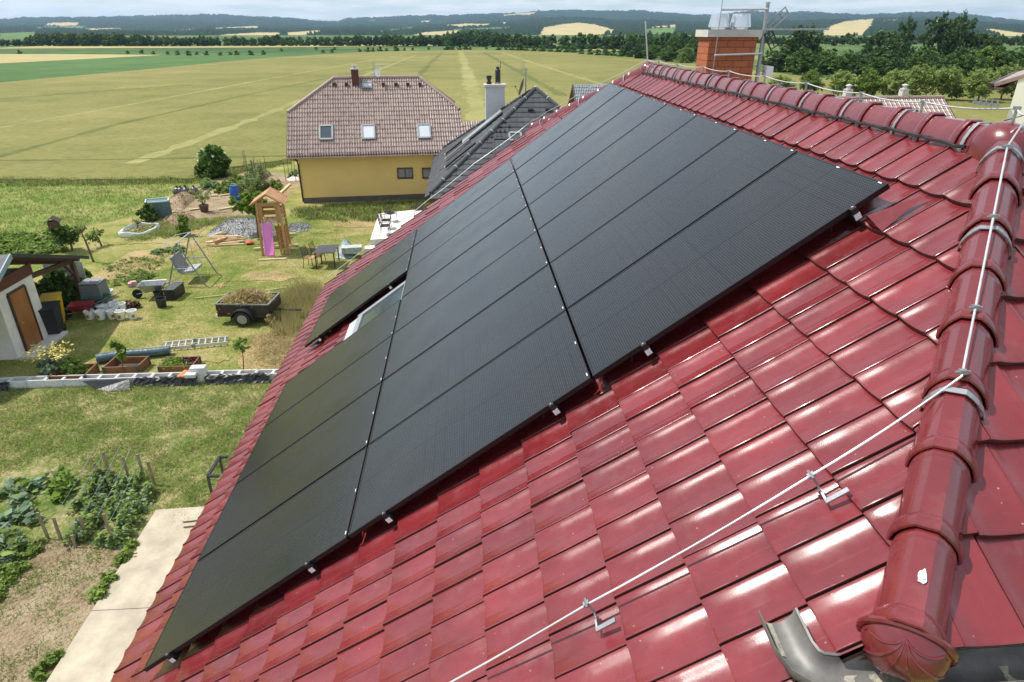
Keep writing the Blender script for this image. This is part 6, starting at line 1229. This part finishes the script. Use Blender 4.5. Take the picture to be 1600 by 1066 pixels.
# table and chairs
M['tabletop'] = mat('dark_grey_table', (.055, .058, .065), .4, .1, 5)
tq = [at(494, 420.5), at(524.5, 419.5), at(531, 407), at(502, 408)]; hz_ = .70
tb = thing('garden_table', 'dark rectangular garden table on the lawn', 'table', sum(tq, Vector())/4); cc = sum(tq, Vector())/4
for p in tq: p_ = cc+(p-cc)*.94; v = MB(); v.beam(p_, p_+Vector((0, 0, hz_)), .045, .045, up=(0, 1, 0)); v.build('leg', M['black_metal'], tb)
v = MB(); v.prism([tuple(cc+(p-cc)*1.05)[:2] for p in tq], hz_, hz_+.035); v.build('top', M['tabletop'], tb)
def chair(o, an, seatm, label, name='garden_chair', group=None, z0=0, tilt=0):
    o = Vector(o)+Vector((0, 0, z0)); t = thing(name, label, 'chair', o, group); R = Matrix.Rotation(an, 3, 'Z') @ Matrix.Rotation(tilt, 3, 'X'); f = lambda x, y, z: o+R @ Vector((x, y, z))
    for sx in (-1, 1): v = MB(); v.tube([f(.24*sx, -.22, 0), f(.24*sx, -.20, .44)], .014, 6); v.build('leg', M['black_metal'], t); v = MB(); v.tube([f(.24*sx, .24, 0), f(.24*sx, .18, .44), f(.23*sx, .28, .92)], .014, 6); v.build('leg', M['black_metal'], t)
    v = MB(); v.slab([f(-.24, -.23, .46), f(.24, -.23, .46), f(.24, .2, .45), f(-.24, .2, .45)], .025); v.build('seat', seatm, t)
    v = MB()
    for z in (.55, .62, .69, .76, .83, .90): y = .20+.08*(z-.45)/.47; v.tube([f(-.23, y, z), f(.23, y, z)], .010, 5)
    for x in (-.12, 0, .12): v.tube([f(x, .2, .5), f(x, .28, .92)], .008, 5)
    v.build('backrest', M['black_metal'], t)
    v = MB()
    for sx in (-1, 1): v.tube([f(.25*sx, -.2, .44), f(.26*sx, -.18, .66), f(.25*sx, .22, .66)], .012, 6)
    v.build('armrest', M['black_metal'], t); return t
M['tanseat'] = mat('tan_cushion', (.42, .25, .12), .8, .15, 6)
chair(at(486, 417), PI*.42, M['tanseat'], 'black metal chair with a tan cushion at the left end of the garden table'); chair(at(498.5, 410), PI*.45, M['tanseat'], 'black metal chair tucked in behind the garden table, mostly hidden')
M['tarp'] = mat('grey_green_tarp', (.20, .25, .23), .5, .25, 3, bump=.6, bscale=6)
tpz = heap('tarp_pile', pix((524, 403), (529, 388), (545, 382), (556, 390), (557, 402), (540, 405)), .62, M['tarp'], 6, 'grey-green tarpaulin over a pile next to the garden table', 'tarpaulin'); v = MB(); c = at(549, 402); v.box(c+Vector((.05, .1, .35)), (.9, .5, .28), .1); v.build('covered_pallet', mat('faded_bag', (.38, .40, .38), .8, .4, 7), tpz)
# patio
pa_ = [gp(578.5, 374.5, .34), gp(652, 369, .34), gp(745, 318, .34), gp(592, 333.5, .34)]; v = MB(); v.prism([(p.x, p.y) for p in pa_], .0, .335); tag(v.build('terrace', mat('pale_terrace_paving', (.68, .64, .60), .8, .04, 2)), 'white raised terrace slab partly hidden by the red roof', 'terrace')
for px, py, an, l in ((602, 366, PI*.5, 'black chair stacked nearest the front edge of the white terrace'), (604, 357, PI*.5, 'black chair just behind the front one on the white terrace'), (611, 346, PI*.75, 'black chair at the back edge of the white terrace'), (656, 340, PI*1.1, 'black chair on the terrace, half hidden by the roof edge')):
    p = gp(px, py, .34); chair((p.x, p.y, .335), an, M['black_metal'], l, group=None)
v = MB(); p = gp(580, 394); v.box(p+Vector((0, 0, .12)), (.55, .5, .24), .1); tag(v.build('stone_block', mat('white_stone', (.72, .70, .66), .8, .08, 4)), 'white stone block in the grass below the terrace', 'block')
# tank, ring, barrel, birdhouse, bags
tk = thing('water_tank', 'dark green square water tank with pale rim by the soil heap', 'tank', at(252, 338)); o = at(251, 338); M['tankgreen'] = mat('tank_green', (.085, .15, .155), .4, .2, 3)
v = MB(); R = Matrix.Rotation(.35, 3, 'Z')
for z, s in ((.45, 1.0), ): v.box(o+Vector((0, 0, z)), (1.15, .95, .86), 0, 0, R)
for k in range(-3, 4): v.box(o+R @ Vector((k*.16, 0, .45)), (.05, .99, .80), 0, 0, R); v.box(o+R @ Vector((0, k*.13, .45)), (1.19, .05, .80), 0, 0, R)
v.build('body', M['tankgreen'], tk); v = MB()
for dx, dy, a, b in ((0, .46, 1.2, .07), (0, -.46, 1.2, .07), (.57, 0, .07, .99), (-.57, 0, .07, .99)): v.box(o+R @ Vector((dx, dy, .90)), (a, b, .06), 0, 0, R)
v.build('rim', mat('pale_green_rim', (.45, .52, .50), .5), tk); v = MB(); v.box(o+R @ Vector((0, 0, .80)), (1.05, .86, .04), 0, 0, R); v.build('water', M['glass'], tk)
rg = MB(); K = 22; c = at(219, 362); vs = []; r_ = random.Random(6)
for i in range(K+1):
    a = 2*PI*i/K; x_, y_ = .82*math.cos(a), 1.05*math.sin(a)+.22*math.cos(a)
    for dr, z in ((1.02, 0), (1.04, .11), (1.0, .21), (.97, .215), (.95, .11), (.94, .0)):
        jj = r_.gauss(0, .02) if i < K else 0; vs.append(c+Vector((x_*dr+jj, y_*dr+jj, z*(1+.30*math.sin(a*3+1)+.1*math.sin(a*7)))))
for k in range(6): vs[K*6+k] = vs[k]
rg.add(vs, [(i*6+k, i*6+k+1, (i+1)*6+k+1, (i+1)*6+k) for i in range(K) for k in range(5)]); tag(rg.build('fabric_ring', mat('white_fabric', (.74, .76, .74), .7, .06, 2, bump=.6, bscale=9), None, 60), 'low white fabric ring round young plants on the lawn', 'plant ring')
patch('ring_weeds', [c+Vector((.7*math.cos(a), .9*math.sin(a)+.2*math.cos(a), 0)) for a in [2*PI*i/10 for i in range(10)]], 400, .09, .16, [LEAF['grass'], LEAF['straw']], 233, 'weeds growing inside the white fabric ring', 'weeds', clump=14)
brl = thing('blue_barrel', 'blue plastic barrel standing in the vegetable garden', 'barrel', at(369, 313)); o = at(369, 313); v = MB(); v.lathe(o, [(.01, 0), (.25, 0), (.29, .08), (.31, .3), (.30, .33), (.31, .36), (.30, .62), (.27, .78), (.24, .84), (.245, .88), (.2, .88), (.01, .87)], 20); v.build('body', mat('blue_plastic', (.02, .085, .34), .4, .1, 3), brl, 40); v = MB(); v.lathe(o, [(.25, .855), (.26, .87), (.26, .9), (.22, .9), (.01, .895)], 20); v.build('lid', mat('dark_blue_lid', (.015, .05, .2), .45), brl, 40)
bd = thing('birdhouse', 'small brown birdhouse on a thin post', 'birdhouse', at(97, 394)); o = at(97, 394); hh_ = hgt((97, 394), (93, 384)); v = MB(); v.tube([o, o+Vector((0, 0, 1.15))], .02, 6); v.build('post', M['greymetal'], bd)
v = MB(); c = o+Vector((0, 0, 1.32)); v.box(c, (.40, .40, .34), .3); v.build('box', mat('brown_stain', (.10, .045, .03), .7), bd); v = MB(); R = Matrix.Rotation(.3, 3, 'Z')
for s in (-1, 1): v.slab([c+R @ Vector((0, -.28, .38)), c+R @ Vector((0, .28, .38)), c+R @ Vector((.32*s, .28, .14)), c+R @ Vector((.32*s, -.28, .14))], .03)
v.build('roof', mat('dark_brown_felt', (.05, .035, .03), .8), bd)
v = MB(); o = at(288, 303); r_ = random.Random(2)
for k in range(5): v.lathe(o+Vector((r_.gauss(0, .3), r_.gauss(0, .2), 0)), [(.02, 0), (.28, .05), (.30, .2), (.2, .38), (.05, .46), (.08, .54)], 9)
tag(v.build('rubbish_bags', mat('dark_grey_bag', (.05, .05, .055), .35, .3, 4, bump=.8, bscale=8)), 'dark rubbish bags on the soil heap beyond the tank', 'bags')
heap('soil_heap', pix((262, 330), (268, 316), (285, 302), (300, 302), (305, 312), (285, 330)), .45, M['soil'], 9, 'low brown soil heap behind the green tank', 'soil heap', 300, .07)
heap('soil_heap', pix((256, 350), (262, 338), (285, 334), (306, 338), (300, 350), (272, 356)), .35, M['soil'], 10, 'low brown soil heap in front of the potted shrub', 'soil heap', 300, .07)
# vegetable beds by the field
patch('squash_plant', pix((316, 294), (322, 286), (338, 285), (342, 292), (330, 297)), 420, .26, .42, [LEAF['blue'], LEAF['grass']], 241, 'broad-leaved pale green squash plant near the big bush', 'plant', clump=5)
patch('potato_row', pix((336, 301), (344, 295), (372, 279), (380, 281), (352, 303)), 1500, .15, .42, [LEAF['grass'], LEAF['light']], 242, 'leafy potato row left of the bean bed', 'vegetable row', clump=16)
patch('potato_row', pix((353, 303), (376, 285), (386, 284), (376, 300), (362, 304)), 1200, .15, .42, [LEAF['light'], LEAF['grass']], 243, 'leafy row directly behind the blue barrel', 'vegetable row', clump=12)
patch('bean_bed', pix((380, 302), (388, 280), (406, 270), (424, 274), (412, 298), (396, 305)), 3200, .12, 1.05, [LEAF['blue'], LEAF['grass'], LEAF['olive']], 244, 'tall bed of staked beans between the barrel and the house', 'bean bed', clump=26)
patch('parsley_bed', pix((412, 302), (420, 290), (436, 283), (444, 290), (432, 304), (418, 308)), 1500, .09, .55, [LEAF['grass'], LEAF['light']], 245, 'dense bright green bed of feathery plants by the board edging', 'vegetable bed', clump=7)
r_ = random.Random(12)
for k in range(16):
    px, py = 386+r_.random()*34, 300-r_.random()*24; o = at(px, py); v = MB(); v.tube([o, o+Vector((r_.gauss(0, .06), 0, 1.5+r_.random()*.4))], .016, 5); tag(v.build('bean_pole', M['bark']), 'thin brown pole in the tall bean bed', 'pole', 'poles in the bean bed')
for k in range(7):
    o = at(447+k*5.2, 284-(k % 3)*3); v = MB(); v.tube([o, o+Vector((r_.gauss(0, .05), 0, 1.45+.2*r_.random()))], .018, 5); tag(v.build('plant_stake', M['bark']), 'dark stake in the pale ring bed by the house corner', 'stake', 'stakes by the house corner')
heap('ring_bed', pix((433+15, 280), (452, 274), (470, 273), (477, 278), (468, 282), (450, 283)), .14, M['concrete'], 11, 'pale ring bed with dark stakes by the yellow house corner', 'bed', 0); patch('ring_plants', pix((452, 279), (456, 274), (472, 274), (472, 279)), 260, .16, .4, [LEAF['blue'], LEAF['grass']], 246, 'pale leafed plants inside the ring bed at the house corner', 'plants', clump=7)
for a, b, l in (((342, 329), (388, 321), 'long pale board edging the soil before the blue barrel'), ((438, 303), (453, 289), 'short pale board at the right end of the vegetable beds'), ((296, 329.5), (316, 327), 'pale board left of the brown plant pot'), ((329, 307.5), (341, 306.5), 'pale plank on the soil left of the barrel'), ((344, 307), (362, 304.5), 'pale plank just left of the blue barrel'), ((374, 310), (404, 306), 'pale board right of the blue barrel'), ((256, 319), (283, 317), 'pale board leaning by the green tank')):
    v = MB(); v.beam(at(*a)+Vector((0, 0, .06)), at(*b)+Vector((0, 0, .06)), .16, .06); tag(v.build('edging_board', M['paleboard']), l, 'board')
# vegetable patch near the slab
M['stake'] = mat('weathered_stake', (.26, .20, .13), .85, .25, 8)
for (bx_, by_), (tx_, ty_), l in (((176, 753), (161, 708), 'tallest grey stake at the back left of the pea bed'), ((202, 748), (192.5, 715), 'brown stake at the back of the pea bed, right of the tallest'), ((225.5, 746), (212, 712), 'tall light stake at the back of the pea bed'), ((242, 758), (227, 724), 'light stake at the back right corner of the pea bed'), ((154, 745), (144, 726), 'short dark stake left of the tallest one'), ((75.6, 842), (56, 804), 'thin leaning stake at the front left of the pea bed'), ((96, 845), (89, 808), 'thin stake in the front row, second from the left'), ((136, 841), (128, 806), 'dark stake in the middle of the front row'), ((179, 852), (159.5, 806), 'wide light stake at the front right of the pea bed'), ((118, 856), (117, 838), 'short grey stump in front of the pea bed')):
    o = at(bx_, by_); h_ = max(.3, hgt((bx_, by_), (tx_, ty_))); v = MB(); dx = (tx_-bx_)*mpp(bx_, by_)*.12; v.beam(o, o+Vector((dx, .03, h_)), .055, .03, up=(0, 1, 0)); tag(v.build('stake', M['stake']), l, 'stake')
def prow(pts, n, size, h, ms, seed, name, label, cat, clump): patch(name, pix(*pts), n, size, h, ms, seed, label, cat, clump=clump)
prow(((96, 838), (150, 748), (176, 738), (186, 752), (140, 848), (110, 850)), 2100, .075, .32, [LEAF['grass'], LEAF['blue'], LEAF['light']], 251, 'pea_row', 'left row of pea plants tied with blue string', 'pea row', 40)
prow(((146, 850), (188, 756), (214, 744), (244, 758), (236, 790), (188, 858)), 2500, .075, .33, [LEAF['grass'], LEAF['blue'], LEAF['light']], 252, 'pea_row', 'right, denser row of pea plants beside the concrete slab', 'pea row', 46)
prow(((-30, 800), (20, 756), (66, 752), (82, 786), (54, 826), (0, 860), (-40, 880)), 560, .15, .26, [LEAF['blue'], LEAF['blue'], LEAF['grass']], 253, 'squash_plant', 'large grey-green squash patch at the left picture edge', 'squash', 24)
prow(((-40, 880), (0, 840), (52, 836), (50, 850), (10, 890), (-40, 925)), 520, .15, .28, [LEAF['blue'], LEAF['grass']], 254, 'squash_plant', 'second squash patch nearer the camera at the left edge', 'squash', 10)
prow(((78, 760), (100, 745), (122, 752), (112, 775), (88, 780)), 300, .17, .3, [LEAF['lime'], LEAF['light']], 255, 'squash_plant', 'yellow-green leafy plants between the squash and the peas', 'squash', 8)
prow(((-40, 930), (0, 890), (44, 850), (72, 845), (60, 872), (10, 925), (-40, 985)), 2400, .06, .12, [LEAF['light'], LEAF['grass']], 256, 'weed_strip', 'strip of low green weeds across the bare soil', 'weeds', 60)
prow(((186, 884), (206, 848), (214, 852), (196, 884)), 500, .08, .2, [LEAF['light'], LEAF['grass']], 257, 'weed_tuft', 'weed tuft on the slab edge nearest the pea bed', 'weeds', 8)
prow(((140, 946), (150, 926), (172, 898), (180, 902), (160, 940)), 600, .07, .18, [LEAF['light'], LEAF['grass']], 258, 'weed_tuft', 'weed tuft halfway along the slab edge', 'weeds', 10)
prow(((52, 1058), (70, 1035), (98, 1022), (90, 1040), (66, 1064)), 500, .07, .16, [LEAF['light'], LEAF['grass']], 259, 'weed_tuft', 'weed tuft by the slab at the bottom of the picture', 'weeds', 9)
v = MB(); r_ = random.Random(9); ms_ = mat('blue_string', (.25, .36, .46), .6)
for a, b in (((96, 822), (158, 728)), ((136, 824), (196, 728)), ((160, 826), (214, 728)), ((178, 836), (230, 738)), ((100, 832), (170, 742))):
    A2, B2 = gp(*a), gp(*b); A2.z = .35; B2.z = .55; v.tube([A2, A2.lerp(B2, .5)-Vector((0, 0, .05)), B2], .0035, 4)
tag(v.build('support_string', ms_), 'blue strings stretched between the stakes of the pea bed', 'string')
# slab, railing, rope
sl = MB(); q = [gp(245, 800), gp(330, 794), Vector((2, 8.2, 0)), Vector((2, -8, 0)), Vector((gp(245, 800).x, -8, 0))]; sl.prism([(p.x, p.y) for p in q], -.1, .06); struct(sl.build('concrete_pavement', mat('pale_concrete', (.41, .35, .265), .85, .22, 1.6, bump=.15, bscale=70)))
v = MB(); jy = gp(150, 958).y; v.box((-2, jy, .061), (4.7, .012, .004)); struct(v.build('pavement_joint', M['plinth']))
rl2 = thing('railing', 'black metal railing frame sticking out past the eave', 'railing', at(330, 764)); zt = 1.0; pts_ = [gp(356, 714, zt), gp(343, 714.5, zt), gp(324.5, 744, zt), gp(342, 744, zt)]
v = MB()
for a, b in zip(pts_[:-1], pts_[1:]): v.beam(a, b, .05, .05)
v.build('top_bar', M['black_metal'], rl2)
for p in pts_[1:3]: v = MB(); v.beam(Vector((p.x, p.y, .0)), Vector((p.x, p.y, zt)), .045, .045, up=(0, 1, 0)); v.build('post', M['black_metal'], rl2)
v = MB(); a = at(285, 818); b = at(308, 816)
for k in range(2): p = gp(286+k, 817+8*k, .06); v.tube([p+Vector((0, 0, .02)), p+Vector((.2, .02, .02)), p+Vector((.36, .05, .02))], .012, 5)
tag(v.build('steel_rods', mat('rusty_rod', (.10, .05, .03), .8)), 'two short rusty rods lying on the concrete slab', 'rods')
v = MB(); v.tube([at(500, 441)+Vector((0, 0, .03)), at(450, 450)+Vector((0, 0, .03)), at(400, 457)+Vector((0, 0, .03)), at(305, 467)+Vector((0, 0, .03))], .022, 5); tag(v.build('garden_hose', mat('faded_yellow', (.45, .40, .18), .7)), 'pale hose lying in a line across the lawn', 'hose')
v = MB(); v.box(at(208, 447)+Vector((0, 0, .08)), (.32, .22, .14), .3); v.box(at(208, 447)+Vector((.05, 0, .17)), (.2, .16, .06), .6); tag(v.build('toy_car', mat('pink_toy', (.6, .3, .35), .5, .4, 12)), 'small pink and white toy left on the lawn', 'toy')

# ---------------------------------------------------------------- air between here and the hills
hz = MB(); hz.box((0, 4500, 109), (15000, 9800, 220)); ho = hz.build('haze', None); ho.data.materials.clear()
hm = bpy.data.materials.new('haze'); hm.use_nodes = True; n = hm.node_tree.nodes; l = hm.node_tree.links; n.remove(n['Principled BSDF']); pv = n.new('ShaderNodeVolumePrincipled')
pv.inputs['Color'].default_value = (.50, .72, 1, 1); pv.inputs['Density'].default_value = .00008; pv.inputs['Anisotropy'].default_value = .3; l.new(pv.outputs[0], n['Material Output'].inputs['Volume']); ho.data.materials.append(hm); tag(ho, kind='stuff')
SC.cycles.volume_step_rate = 1
